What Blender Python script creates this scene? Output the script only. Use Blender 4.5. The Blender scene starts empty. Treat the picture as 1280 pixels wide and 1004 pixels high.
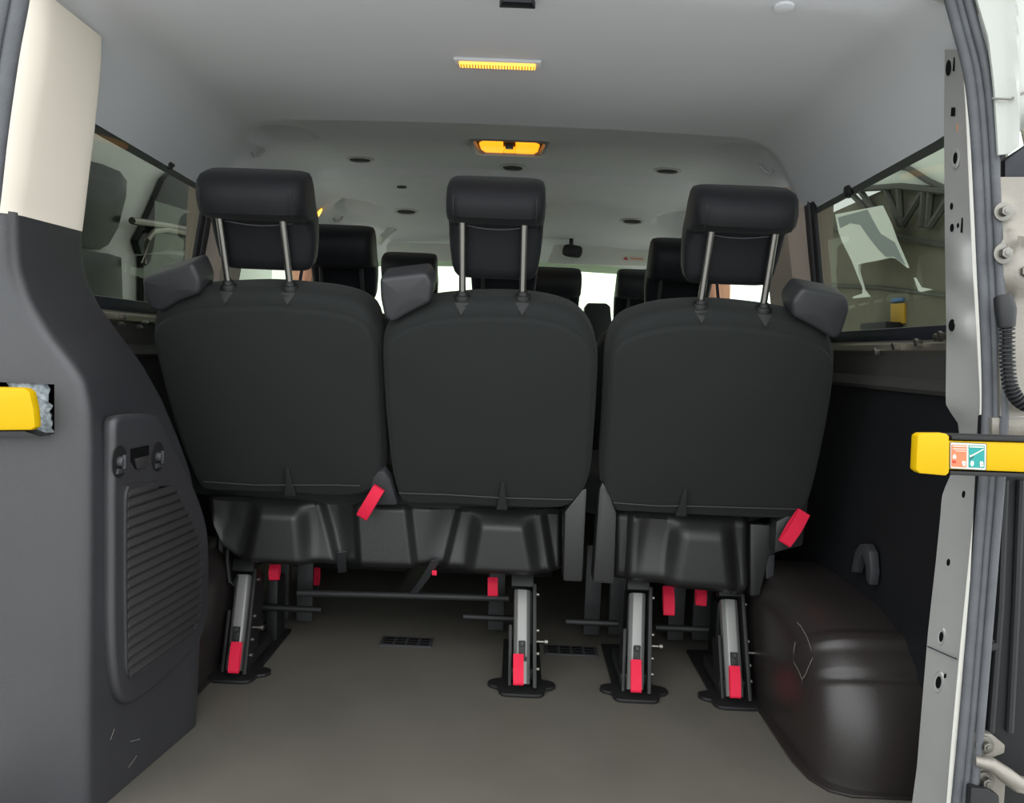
import bpy, bmesh, math, random
from mathutils import Vector as V, Matrix
random.seed(7)
scene = bpy.context.scene
col = scene.collection
# ------------------------------------------------------------------ camera model (photo frame 1280 x 1004)
F, CX, CY = 931.0, 640.0, 502.0
CAM = V((0.057, 0.0, 0.82))
ROLL = 0.0415
_y = V((10.0, 62.0, F)).normalized()             # world +Y in (right, up, forward)
_z = V((ROLL, 1.0, 0.0)); _z = (_z - _y * _z.dot(_y)).normalized()
_x = _z.cross(_y) * -1.0                         # right-handed in (right, up, fwd) being left-handed
if _x.x < 0: _x = -_x
RGT = V((_x.x, _y.x, _z.x)); UPV = V((_x.y, _y.y, _z.y)); FWD = V((_x.z, _y.z, _z.z))
def ray(px, py): return RGT * ((px - CX) / F) + UPV * ((CY - py) / F) + FWD
def UY(px, py, y): d = ray(px, py); return CAM + d * ((y - CAM.y) / d.y)
def UX(px, py, x): d = ray(px, py); return CAM + d * ((x - CAM.x) / d.x)
def UZ(px, py, z=0.0): d = ray(px, py); return CAM + d * ((z - CAM.z) / d.z)
def UP(px, py, p0, n): d = ray(px, py); return CAM + d * ((p0 - CAM).dot(n) / d.dot(n))
cam_d = bpy.data.cameras.new('camera'); cam_d.sensor_width = 36; cam_d.lens = F / 1280 * 36; cam_d.clip_start = 0.02
cam = bpy.data.objects.new('camera', cam_d); col.objects.link(cam)
M3 = Matrix((RGT, UPV, -FWD)).transposed()
cam.matrix_world = Matrix.Translation(CAM) @ M3.to_4x4()
scene.camera = cam

# ------------------------------------------------------------------ materials
def lin(c):
    return tuple(((v / 255) / 12.92 if v / 255 <= .04045 else ((v / 255 + .055) / 1.055) ** 2.4) for v in c) + (1,)
def mat(name, c, rough=.5, metal=0, spec=.5, bump=0, bscale=400, var=0, vscale=6, emit=None, estr=0, sheen=0, detail=2, coat=0):
    m = bpy.data.materials.new(name); m.use_nodes = True
    nt = m.node_tree; b = nt.nodes['Principled BSDF']
    b.inputs['Base Color'].default_value = lin(c); b.inputs['Roughness'].default_value = rough
    b.inputs['Metallic'].default_value = metal; b.inputs['Specular IOR Level'].default_value = spec
    b.inputs['Sheen Weight'].default_value = sheen; b.inputs['Coat Weight'].default_value = coat
    tc = nt.nodes.new('ShaderNodeTexCoord')
    if bump:
        n = nt.nodes.new('ShaderNodeTexNoise'); n.inputs['Scale'].default_value = bscale; n.inputs['Detail'].default_value = detail
        nt.links.new(tc.outputs['Object'], n.inputs['Vector'])
        bp = nt.nodes.new('ShaderNodeBump'); bp.inputs['Strength'].default_value = bump; bp.inputs['Distance'].default_value = .002
        nt.links.new(n.outputs['Fac'], bp.inputs['Height']); nt.links.new(bp.outputs['Normal'], b.inputs['Normal'])
    if var:
        n2 = nt.nodes.new('ShaderNodeTexNoise'); n2.inputs['Scale'].default_value = vscale; n2.inputs['Detail'].default_value = 6
        nt.links.new(tc.outputs['Object'], n2.inputs['Vector'])
        r = nt.nodes.new('ShaderNodeValToRGB'); k = lin(c)
        r.color_ramp.elements[0].position = .3; r.color_ramp.elements[1].position = .7
        r.color_ramp.elements[0].color = tuple(v * (1 - var) for v in k[:3]) + (1,)
        r.color_ramp.elements[1].color = tuple(min(1, v * (1 + var)) for v in k[:3]) + (1,)
        nt.links.new(n2.outputs['Fac'], r.inputs['Fac']); nt.links.new(r.outputs['Color'], b.inputs['Base Color'])
    if emit:
        b.inputs['Emission Color'].default_value = lin(emit); b.inputs['Emission Strength'].default_value = estr
    return m
def glass(name, tint, ior=1.0, gl=1.0):
    m = bpy.data.materials.new(name); m.use_nodes = True; nt = m.node_tree
    for n in list(nt.nodes): nt.nodes.remove(n)
    o = nt.nodes.new('ShaderNodeOutputMaterial'); mx = nt.nodes.new('ShaderNodeMixShader')
    t = nt.nodes.new('ShaderNodeBsdfTransparent'); t.inputs['Color'].default_value = tuple(tint) + (1,)
    g = nt.nodes.new('ShaderNodeBsdfGlossy'); g.inputs['Roughness'].default_value = 0.0
    g.inputs['Color'].default_value = (gl, gl, gl, 1)
    lw = nt.nodes.new('ShaderNodeLayerWeight'); lw.inputs['Blend'].default_value = .5
    pw = nt.nodes.new('ShaderNodeMath'); pw.operation = 'POWER'; pw.inputs[1].default_value = 5
    f = nt.nodes.new('ShaderNodeMath'); f.operation = 'MULTIPLY_ADD'; f.inputs[1].default_value = .6*ior; f.inputs[2].default_value = .035*ior
    nt.links.new(lw.outputs['Facing'], pw.inputs[0]); nt.links.new(pw.outputs[0], f.inputs[0]); nt.links.new(f.outputs[0], mx.inputs[0]); nt.links.new(t.outputs[0], mx.inputs[1]); nt.links.new(g.outputs[0], mx.inputs[2])
    nt.links.new(mx.outputs[0], o.inputs[0]); return m

M = dict(
 headliner=mat('headliner_textile', (202,204,209), .95, spec=.1, bump=.25, bscale=900),
 fabric=mat('black_seat_cloth', (27,29,29), .78, spec=.28, bump=.35, bscale=1400, sheen=.05),
 headrest=mat('black_smooth_cloth', (11,12,17), .62, spec=.28, bump=.12, bscale=900, sheen=.04),
 thread=mat('pale_stitching', (95,97,104), .8),
 blackp=mat('black_moulded_plastic', (32,32,32), .38, spec=.45, bump=.3, bscale=700),
 belt=mat('charcoal_plastic', (46,47,50), .5, spec=.5, bump=.12, bscale=900),
 trimp=mat('charcoal_grained_trim', (45,45,48), .37, spec=.6, bump=.35, bscale=900, var=.06, vscale=9),
 louvre=mat('dark_louvre_plastic', (40,39,40), .55, spec=.45, bump=.3, bscale=700),
 cream=mat('cream_pillar_trim', (217,208,195), .7, spec=.3, bump=.1, bscale=700),
 beige=mat('warm_grey_trim', (176,162,150), .65, spec=.3, bump=.1, bscale=700),
 floor=mat('grey_rubber_floor', (88,85,78), .6, spec=.35, bump=.3, bscale=1200, var=.10, vscale=5),
 vent=mat('black_vent_plastic', (50,50,52), .55),
 hole=mat('black_opening', (8,8,9), .8, spec=.1),
 metalblk=mat('black_painted_steel', (11,11,12), .6, spec=.5),
 steel=mat('grey_leg_steel', (128,128,126), .5, metal=.55),
 steel2=mat('dim_grey_bracket', (46,46,47), .55, metal=.2),
 chrome=mat('brushed_chrome', (150,149,146), .28, metal=1),
 bolt=mat('zinc_bolt', (120,118,112), .4, metal=1),
 red=mat('red_webbing', (206,26,60), .65, spec=.3, bump=.3, bscale=1500),
 paint=mat('silver_body_paint', (150,150,148), .42, metal=.3, spec=.5, var=.03, vscale=12),
 flange_pale=mat('pale_flange_edge', (225,224,216), .35, spec=.5),
 white=mat('white_body_paint', (156,158,153), .35, spec=.5, var=.03, vscale=9),
 rubber=mat('grey_rubber_seal', (80,82,86), .6, spec=.4, bump=.3, bscale=300, var=.12, vscale=30),
 rubberd=mat('dark_rubber', (26,27,29), .55, spec=.4),
 wallblk=mat('black_wall_board', (14,15,18), .6, spec=.35, bump=.2, bscale=600),
 wallgrey=mat('dark_grey_wall_trim', (54,53,52), .6, spec=.35, bump=.15, bscale=800),
 arch=mat('black_wheel_arch_plastic', (38,34,33), .34, spec=.5, bump=.22, bscale=500, var=.1, vscale=7),
 sill=mat('bare_sill_metal', (150,142,130), .3, metal=.8),
 navy=mat('navy_black_frame', (22,24,32), .45, spec=.4),
 yellow=mat('yellow_plastic', (186,150,0), .5, spec=.2, bump=.05, bscale=300),
 foam=mat('grey_felt_wadding', (150,158,162), .95, spec=.1, bump=.9, bscale=160, var=.55, vscale=90),
 amber=mat('amber_lit_lens', (250,180,40), .35, emit=(255,150,26), estr=.5),
 amber2=mat('amber_lit_strip', (250,200,90), .35, emit=(255,176,64), estr=.55),
 scratch=mat('pale_scratch', (112,110,104), .8),
 sw=mat('sticker_white', (190,188,178), .5), so=mat('sticker_orange', (190,108,72), .5), sr=mat('sticker_red', (165,40,32), .5),
 st=mat('sticker_teal', (14,132,126), .5), sd=mat('sticker_dark', (40,48,52), .6),
 castm=mat('cast_hinge_metal', (128,124,116), .45, metal=.55, bump=.2, bscale=200, var=.08, vscale=20),
 asphalt=mat('grey_concrete_yard', (150,149,145), .9, spec=.2, bump=.4, bscale=60, var=.12, vscale=3),
 shed=mat('grey_green_cladding', (112,111,96), .8, var=.1, vscale=3),
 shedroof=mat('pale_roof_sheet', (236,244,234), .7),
 rust=mat('dull_red_cladding', (176,128,118), .8),
 truss=mat('grey_truss_steel', (70,72,66), .6),
 foliage=mat('dark_foliage', (66,70,58), .9, spec=.1, bump=1, bscale=30, var=.75, vscale=40),
 refl_dark=mat('dark_reflected_pane', (20,23,21), .2, spec=.2, var=.8, vscale=5),
 tan=mat('warm_tan_trim', (178,128,98), .6),  # on the pillars this tan carries warm light; also used for tree trunks
 grill=mat('speaker_mesh', (60,61,63), .8),
)
M['ring'] = mat('grey_vent_ring', (165,165,167), .5)
M['bounce_ground'] = mat('pale_bounce_concrete', (226,225,218), .9, spec=.2, bump=.3, bscale=60, var=.08, vscale=3)
M['dash'] = mat('bounce_grey', (150,150,146), .7)  # dash and cab doors lightened to bounce light up to the ceiling
M['tint'] = glass('privacy_glass', (.21, .222, .195), ior=.45, gl=.9)
M['screen'] = glass('windscreen_glass', (.84, .96, .76), gl=.8)
M['side'] = glass('clear_side_glass', (.90, .95, .87), gl=.8)

# ------------------------------------------------------------------ mesh helpers
class B:
    def __init__(s): s.v = []; s.f = []
    def add(s, vs, fs):
        k = len(s.v); s.v += [V(p) for p in vs]; s.f += [tuple(i + k for i in f) for f in fs]; return s
    def box(s, c, size, R=None):
        c = V(c); h = V(size) / 2; R = R or Matrix.Identity(3)
        vs = [c + R @ V((h.x * a, h.y * b, h.z * d)) for a in (-1, 1) for b in (-1, 1) for d in (-1, 1)]
        return s.add(vs, [(0,1,3,2),(4,6,7,5),(0,4,5,1),(2,3,7,6),(0,2,6,4),(1,5,7,3)])
    def prism(s, pts, d):
        n = len(pts); d = V(d); vs = [V(p) for p in pts] + [V(p) + d for p in pts]
        return s.add(vs, [tuple(range(n)), tuple(range(2 * n - 1, n - 1, -1))] + [(i, (i + 1) % n, n + (i + 1) % n, n + i) for i in range(n)])
    def loft(s, rings, cap=True, close=True):
        n = len(rings[0]); vs = [p for r in rings for p in r]; fs = []
        for k in range(len(rings) - 1):
            for i in range(n if close else n - 1):
                j = (i + 1) % n; fs.append((k*n+i, k*n+j, (k+1)*n+j, (k+1)*n+i))
        if cap:
            for k in (0, len(rings) - 1):
                c = sum((V(p) for p in rings[k]), V()) / n; vs.append(c); ci = len(vs) - 1
                for i in range(n): fs.append((k*n+i, k*n+(i+1) % n, ci))
        return s.add(vs, fs)
    def tube(s, path, r, n=10, cap=True, flat=1.0, upv=None):
        path = [V(p) for p in path]; rings = []
        for i, p in enumerate(path):
            t = (path[min(i+1, len(path)-1)] - path[max(i-1, 0)]).normalized()
            a = V(upv) if upv else (V((0,0,1)) if abs(t.z) < .9 else V((0,1,0)))
            a = (a - t * a.dot(t)).normalized(); b = t.cross(a)
            rr = r[i] if isinstance(r, (list, tuple)) else r
            rings.append([p + a * rr * flat * math.cos(2*math.pi*k/n) + b * rr * math.sin(2*math.pi*k/n) for k in range(n)])
        return s.loft(rings, cap)
    def cyl(s, c, ax, r, h, n=20, r2=None):
        c = V(c); ax = V(ax).normalized(); return s.tube([c, c + ax * h], [r, r2 if r2 is not None else r], n)
    def grid(s, rows):
        n = len(rows[0]); vs = [p for r in rows for p in r]
        return s.add(vs, [(k*n+i, k*n+i+1, (k+1)*n+i+1, (k+1)*n+i) for k in range(len(rows)-1) for i in range(n-1)])
    def ribbon(s, path, wv, t):
        path = [V(p) for p in path]; wv = V(wv); rings = []
        for i, p in enumerate(path):
            d = (path[min(i+1, len(path)-1)] - path[max(i-1, 0)]).normalized(); nn = d.cross(wv).normalized() * t / 2; w2 = wv / 2
            rings.append([p - w2 - nn, p + w2 - nn, p + w2 + nn, p - w2 + nn])
        return s.loft(rings, True)
    def build(s, name, m, parent=None, bevel=0, seg=2, angle=38, loc=None, thick=0, merge=0):
        me = bpy.data.meshes.new(name); bm = bmesh.new()
        bv = [bm.verts.new(p) for p in s.v]; bm.verts.index_update()
        for f in s.f:
            try: bm.faces.new([bv[i] for i in f])
            except ValueError: pass
        if merge: bmesh.ops.remove_doubles(bm, verts=bm.verts, dist=merge)
        bmesh.ops.recalc_face_normals(bm, faces=bm.faces)
        if thick: bmesh.ops.solidify(bm, geom=list(bm.faces), thickness=thick); bmesh.ops.recalc_face_normals(bm, faces=bm.faces)
        if bevel:
            es = [e for e in bm.edges if len(e.link_faces) == 2 and e.calc_face_angle(0) > .6]
            bmesh.ops.bevel(bm, geom=es, offset=bevel, segments=seg, profile=.6, affect='EDGES', clamp_overlap=True)
        a = math.radians(angle)
        for e in bm.edges:
            if len(e.link_faces) == 2: e.smooth = e.calc_face_angle(0) < a
        for f in bm.faces: f.smooth = True
        if parent is not None:
            off = wloc(parent); lo = V()
        else:
            vs = [v.co for v in bm.verts]
            lo = V(loc) if loc is not None else V(((min(v.x for v in vs)+max(v.x for v in vs))/2, (min(v.y for v in vs)+max(v.y for v in vs))/2, min(v.z for v in vs)))
            off = lo
        bmesh.ops.translate(bm, verts=bm.verts, vec=-off)
        bm.to_mesh(me); bm.free(); me.materials.append(m)
        o = bpy.data.objects.new(name, me); col.objects.link(o); o.location = lo
        if parent is not None: o.parent = parent
        return o
def wloc(o):
    p = V()
    while o is not None: p = p + o.location; o = o.parent
    return p
def tag(o, label, cat, group=None):
    o['label'] = label; o['category'] = cat
    if group: o['group'] = group
    return o
def thing(name, loc, label, cat, group=None):
    o = bpy.data.objects.new(name, None); o.empty_display_size = .05; col.objects.link(o); o.location = loc; return tag(o, label, cat, group)
TRIMS = []
def struct(o):
    o['kind'] = 'structure'
    if o.name.startswith('trim'): TRIMS.append(o); o.name = 'trim_%d' % len(TRIMS)
    return o
def copy_tree(o, dx=V(), parent=None):
    c = o.copy(); col.objects.link(c)
    if parent is None: c.location = o.location + dx
    else: c.parent = parent
    for ch in list(o.children): copy_tree(ch, dx, c)
    return c
def interp(pts, x, k=1, a=0):
    pts = sorted(pts, key=lambda p: p[a])
    if x <= pts[0][a]: return pts[0][k]
    for p, q in zip(pts, pts[1:]):
        if x <= q[a]: return p[k] + (q[k] - p[k]) * (x - p[a]) / max(1e-9, q[a] - p[a])
    return pts[-1][k]
def sm(t): t = max(0, min(1, t)); return t * t * (3 - 2 * t)
def smooth_closed(pts, n=120):
    """closed Catmull-Rom resampled evenly"""
    P = [V(p) for p in pts]; k = len(P); out = []
    for i in range(k):
        a, b, c, d = P[i-1], P[i], P[(i+1) % k], P[(i+2) % k]
        for j in range(12):
            t = j / 12
            out.append(.5 * ((2*b) + (c-a)*t + (2*a-5*b+4*c-d)*t*t + (3*b-a-3*c+d)*t**3))
    L = [0]
    for p, q in zip(out, out[1:] + out[:1]): L.append(L[-1] + (q-p).length)
    res = []; j = 0
    for i in range(n):
        s_ = L[-1] * i / n
        while L[j+1] < s_: j += 1
        t = (s_ - L[j]) / max(1e-9, L[j+1]-L[j]); res.append(out[j].lerp(out[(j+1) % len(out)], t))
    return res
class Frame:
    """origin o, axes u (right), v (up along the back), w (towards the rear)"""
    def __init__(s, o, u, v, w): s.o, s.u, s.v, s.w = V(o), V(u), V(v), V(w)
    def p(s, u, v, w=0): return s.o + s.u*u + s.v*v + s.w*w
    def px(s, px, py, w=0):
        q = UP(px, py, s.o + s.w*w, s.w) - s.o; return (q.dot(s.u), q.dot(s.v))
def offset(poly, d):
    n = len(poly); out = []
    ar = sum(poly[i][0]*poly[(i+1) % n][1] - poly[(i+1) % n][0]*poly[i][1] for i in range(n))
    sg = 1 if ar > 0 else -1
    for i in range(n):
        a, c = poly[i-1], poly[(i+1) % n]; t = V((c[0]-a[0], c[1]-a[1])); t.normalize()
        out.append((poly[i][0] - t.y*sg*d, poly[i][1] + t.x*sg*d))
    return out
def pad(b, fr, poly, w1, w0, r, crown=0.0, N=110, rf=None):
    """cushion: rounded slab with outline poly (u,v), rear surface at w1, front at w0"""
    poly = [(p.x, p.y) for p in smooth_closed([(p[0], p[1], 0) for p in poly], N)] if N else poly
    cu = sum(p[0] for p in poly)/len(poly); cv = sum(p[1] for p in poly)/len(poly); rings = []
    rf = r if rf is None else rf
    def inner(w, rr, sgn):
        base = offset(poly, rr); out = []
        for k in (.15, .4, .7):
            out.append([fr.p(q[0]+(cu-q[0])*k, q[1]+(cv-q[1])*k, w + sgn*crown*(1-(1-k)**2)) for q in base])
        return out
    fi = inner(w0, rf, -1); rings += fi[::-1]
    for k in range(5, -1, -1):
        a = k/5*math.pi/2; rings.append([fr.p(q[0], q[1], w0 + rf - rf*math.sin(a)) for q in offset(poly, rf*(1-math.cos(a)))])
    for k in range(0, 6):
        a = k/5*math.pi/2; rings.append([fr.p(q[0], q[1], w1 - r + r*math.sin(a)) for q in offset(poly, r*(1-math.cos(a)))])
    rings += inner(w1, r, 1)
    return b.loft(rings)
def headrest(b, fr, uc, hw, vb, vf, vt, n=48):
    """thick roll on top overhanging to the rear, thinner tapered pad below"""
    R = [(vb, .70, -.068, -.09), (vb+.004, .80, -.056, -.104), (vb+.014, .875, -.047, -.113), (vb+.03, .925, -.044, -.116),
         ((vb+vf)/2, .965, -.044, -.118), (vf-.035, .985, -.043, -.12), (vf-.012, .99, -.040, -.122), (vf-.004, .992, -.030, -.122), (vf+.001, .995, -.012, -.122), (vf+.008, .998, .006, -.122),
         (vf+.02, 1, .024, -.122), ((vf+vt)/2, 1.0, .028, -.12), (vt-.03, .995, .022, -.116), (vt-.014, .98, .012, -.11), (vt-.005, .945, -.004, -.1), (vt, .86, -.02, -.082)]
    rings = []
    for v, k, wr, wf in R:
        c = (wr+wf)/2; h = (wr-wf)/2; ring = []
        for i in range(n):
            a = 2*math.pi*i/n; ca, sa = math.cos(a), math.sin(a); e = 2/4.2
            ring.append(fr.p(uc + hw*k*math.copysign(abs(ca)**e, ca), v, c + h*math.copysign(abs(sa)**e, sa)))
        rings.append(ring)
    return b.loft(rings)

# ------------------------------------------------------------------ ceiling (headliner height field)
ZP = [(1.06,1.425),(1.14,1.412),(1.24,1.395),(1.33,1.393),(1.45,1.390),(1.86,1.378),(1.885,1.376),(1.92,1.393),(2.2,1.423),(2.5,1.436),(2.575,1.435),
      (2.63,1.412),(2.80,1.400),(2.86,1.405),(2.90,1.392),(3.2,1.374),(3.5,1.357),(3.68,1.335),(3.78,1.30),(3.86,1.265),(3.9,1.25)]
ZO = [(1.06,1.425),(1.14,1.412),(1.24,1.395),(1.33,1.393),(1.45,1.390),(2.2,1.375),(2.9,1.355),(3.5,1.335),(3.68,1.315),(3.9,1.25)]
def ceil_z(x, y):
    ax = abs(x)
    e = .13*sm((ax-.57)/.2) + .10*sm((ax-.7)/.14)      # recess edge swings forward near the sides
    ys = y - e*(1 if y < 2.75 else .8)
    k = 1 - .75*sm((ax-.75)/.09)
    zc = interp(ZP, ys if y < 3.3 else y - e*.8*(1-sm((y-3.3)/.3)))
    z = zc*k + interp(ZO, y)*(1-k)
    z -= .010*(ax/.6)**2 * min(1, 1)
    t = max(0, ax-.655)/.2
    z -= .140*t**2 * sm((y-1.08)/.24)
    # grab-handle pockets moulded in the sides
    for hx, hy in ((-.628, 2.14), (.645, 2.14), (-.62, 3.06), (.66, 3.06)):
        d = math.hypot((x-hx)/.085, (y-hy)/.14)
        if d < 1: z += .055*sm((1-d)/.12)*(1-sm((y-hy+.14)/.28))
    return z
xs = [-.848 + 1.696*i/150 for i in range(151)]
def y_start(x): return 1.13 + .03*sm((abs(x)-.5)/.3)
NYC = 205
b = B(); rows = [[V((x, y_start(x) + (3.9-y_start(x))*j/NYC, ceil_z(x, y_start(x) + (3.9-y_start(x))*j/NYC))) for x in xs] for j in range(NYC+1)]
b.grid([[p + V((0, .004, .03)) for p in rows[0]]] + rows)
ceiling = struct(b.build('ceiling', M['headliner'], angle=60))
# roof skin above keeps daylight out
b = B(); b.grid([[V((x, y, 1.51 - .16*(abs(x)/.95)**4)) for x in [-.95+.19*i for i in range(11)]] for y in (1.2, 2, 3, 3.95)])
struct(b.build('trim_roof_skin', M['white']))
b = B(); b.grid([[V((x, y, z - .16*(abs(x)/.95)**4)) for x in [-.95+.19*i for i in range(11)]] for y, z in ((1.2, 1.51), (1.19, 1.47), (1.21, 1.44))])
struct(b.build('trim_rear_header', M['white']))
def on_ceiling(px, py):
    d = ray(px, py); t = .6
    while t < 6:
        p = CAM + d*t
        if p.z > ceil_z(p.x, p.y): return p
        t += .002
    return CAM + d*2

# ------------------------------------------------------------------ floor, ground
b = B(); b.box((0, 2.66, -.025), (1.8, 3.28, .05))
struct(b.build('floor', M['floor']))
b = B(); b.box((0, -6.6, -.63), (28, 14.8, .1)); struct(b.build('ground', M['asphalt']))
b = B(); b.box((0, 9.4, -.63), (28, 17.2, .1)); struct(b.build('ground_bounce', M['bounce_ground']))  # unseen ground ahead, made pale to bounce light onto the front ceiling
VENT_G = 'slotted vents set in the load floor'
def floor_vent(px0, px1, py, label):
    a = UZ(px0, py); c = UZ(px1, py); y = (a.y+c.y)/2; x0, x1 = a.x, c.x
    t = thing('floor_vent', ((x0+x1)/2, y, 0), label, 'floor vent', VENT_G)
    f = B(); f.box(((x0+x1)/2, y, .0025), (x1-x0, .062, .005)); fo = f.build('frame', M['vent'], t, bevel=.001)
    h = B()
    for k in range(4):
        for j in range(3):
            h.box((x0+(x1-x0)*(k+.62)/4.25, y-.017+.017*j, .0052), ((x1-x0)*.185, .008, .0012))
    h.build('slots', M['hole'], fo)
floor_vent(476, 541, 804, 'black slotted floor vent left of the third leg, under the double bench')
floor_vent(681, 746, 815, 'black slotted floor vent between the bench leg and the single seat')

# ------------------------------------------------------------------ side walls
def side_wall(sgn):
    Y0, Y1 = 1.24, 3.22
    side = 'right' if sgn > 0 else 'left'
    bk = B(); X = .868*sgn
    bk.box((X+.01*sgn, (Y0+Y1)/2, .375), (.02, Y1-Y0, .80))
    struct(bk.build('wall_'+side, M['wallblk']))
    g = B()   # grey trim strip with a rolled lower edge and bare metal sill flange
    prof = [(.868,.768),(.855,.770),(.848,.778),(.85,.79),(.858,.80),(.853,.835),(.85,.848)]
    g.grid([[V((sgn*x, y, z)) for x, z in prof] for y in (Y0, 2.0, Y1)])
    struct(g.build('trim_sill_strip_'+side, M['wallgrey']))
    s_ = B(); prof = [(.85,.848),(.838,.855),(.838,.868),(.852,.875),(.866,.878),(.872,.905)]
    s_.grid([[V((sgn*x, y, z)) for x, z in prof] for y in (Y0, 2.0, Y1)])
    struct(s_.build('trim_sill_flange_'+side, M['sill']))
    u = B(); u.box((sgn*.885, (Y0+Y1)/2, .89), (.05, Y1-Y0, .03)); struct(u.build('trim_window_ledge_'+side, M['navy'], bevel=.006))
    c_ = B(); c_.box((sgn*.872, 3.77, .33), (.05, 1.10, .70)); struct(c_.build('trim_cab_door_'+side, M['dash'], bevel=.01))
    r = B(); r.box((sgn*.855, 2.83, 1.337), (.030, 2.90, .12)); struct(r.build('trim_cant_rail_'+side, M['navy']))
for sgn in (1, -1): side_wall(sgn)
# windows (panes lean in a little towards the roof)
def pane(name, sgn, y0, y1, m, z0=.89):
    w = B(); w.grid([[V((sgn*.885, y0, z0)), V((sgn*.885, y1, z0))], [V((sgn*.833, y0, 1.285)), V((sgn*.833, y1, 1.285))]])
    o = struct(w.build(name, m)); return o
def seal_loop(name, sgn, y0, y1, par, z0=.89):
    w = B(); q = [(y0,z0+.008),(y1,z0+.008),(y1+.02,1.302),(y0+.02,1.302)]
    def X(z): return sgn*(.885-.05*(z-.89)/.38 - .004)
    pts = []
    for i in range(4):
        (ya, za), (yb, zb), (yc, zc) = q[i-1], q[i], q[(i+1) % 4]
        a = V((ya, za)); bb = V((yb, zb)); c = V((yc, zc)); r = .04
        p0 = bb + (a-bb).normalized()*r; p1 = bb + (c-bb).normalized()*r
        for k in range(6):
            t = k/5; p = p0*(1-t)**2 + bb*2*t*(1-t) + p1*t*t; pts.append(V((X(p.y), p.x, p.y)))
    rings = []
    n = len(pts); cen = sum(pts, V())/n
    for i, p in enumerate(pts + pts[:1]):
        d = (cen-p); d.x = 0; d.normalize()
        rings.append([p + d*.010, p + V((-sgn*.010,0,0)) + d*.002, p - d*.012 + V((-sgn*.008,0,0)), p - d*.014])
    w.loft(rings, False); w.build(name, M['navy'], par)
    if y0 < 1.5:      # broad black band printed round the front edge of the rear glass
        w = B(); ya, yb = y1-.03, y1+.035
        w.prism([V((X(z) - sgn*.006, y, z)) for y, z in ((ya, .90), (yb, .90), (yb+.02, 1.27), (ya+.02, 1.27))], V((sgn*.008, 0, 0))); w.build('black_border', M['navy'], par)
for i, (s_, y0, y1, m) in enumerate([(-1,1.26,2.10,'tint'),(1,1.26,2.05,'tint'),(-1,2.33,3.05,'side'),(1,2.33,3.05,'side'),(-1,3.25,4.2,'side'),(1,3.25,4.2,'side')]):
    z0 = .68 if y0 > 3.2 else .89
    o = pane('window_%d' % (i+1), s_, y0, y1, M[m], z0); seal_loop('window_seal', s_, y0, y1, o, z0)
# door pillars between the windows
PIL = 'body pillar trims between the side windows'
def pillar(sgn, y0, y1, m, label, name='pillar_trim'):
    p = B(); rows = []
    for z in (.70, .88, 1.0, 1.1, 1.2, 1.31):
        xi = .845 - .055*max(0,z-.88)/.4; lean = .04*max(0,z-.88)/.4
        rows.append([V((sgn*.91, y0+lean, z)), V((sgn*xi, y0+lean+.004, z)), V((sgn*(xi-.012), y0+lean+.02, z)), V((sgn*(xi-.012), y1+lean-.02, z)), V((sgn*xi, y1+lean-.004, z)), V((sgn*.91, y1+lean, z))])
    p.grid(rows); return tag(p.build(name, m, angle=30), label, 'pillar trim', PIL)
pillar(-1, 2.12, 2.31, M['beige'], 'warm grey pillar trim behind the left seat, ending the left rear side window')
pillar(1, 2.07, 2.31, M['beige'], 'warm grey pillar trim behind the right belt guide, ending the right rear side window')
pillar(-1, 3.07, 3.23, M['tan'], 'pillar trim coloured tan for warm light, glimpsed behind the left second-row headrest')  # warm light on these two pillars is put into their tan colour
pillar(1, 3.07, 3.23, M['tan'], 'pillar trim coloured tan for warm light, glimpsed under the right rear headrest')
# windscreen, dashboard, front end
w = B(); w.grid([[V((-.84,4.35,.80)), V((.84,4.35,.80))],[V((-.76,3.82,1.28)), V((.76,3.82,1.28))]])
ws = struct(w.build('window_7', M['screen']))
for sgn in (-1, 1):
    a = B(); a.tube([V((sgn*.86,4.34,.80)), V((sgn*.80,4.06,1.06)), V((sgn*.76,3.80,1.29))], .045, 10)
    struct(a.build('trim_windscreen_pillar_'+('right' if sgn > 0 else 'left'), M['beige']))
b = B(); b.box((0, 4.36, .1), (1.8, .05, 1.38)); struct(b.build('wall_front', M['wallblk']))
db = thing('dashboard', (0, 4.0, 0), 'dashboard lightened to bounce daylight, below the windscreen beyond the front seats', 'dashboard')
b = B(); b.prism([V((-.78,y,z)) for y, z in ((3.98,.002),(3.95,.62),(3.99,.76),(4.33,.80),(4.33,.002))], V((1.56,0,0))); b.build('dash_body', M['dash'], db, bevel=.02)
b = B(); pod = [UY(x_, y_, 4.02) for x_, y_ in ((728,405),(731,384),(735,378.5),(758,379),(763,383),(765,405),(766,455),(727,455))]
b.prism(pod, V((0,.08,0))); b.build('instrument_pod', M['headrest'], db, bevel=.008)

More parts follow.
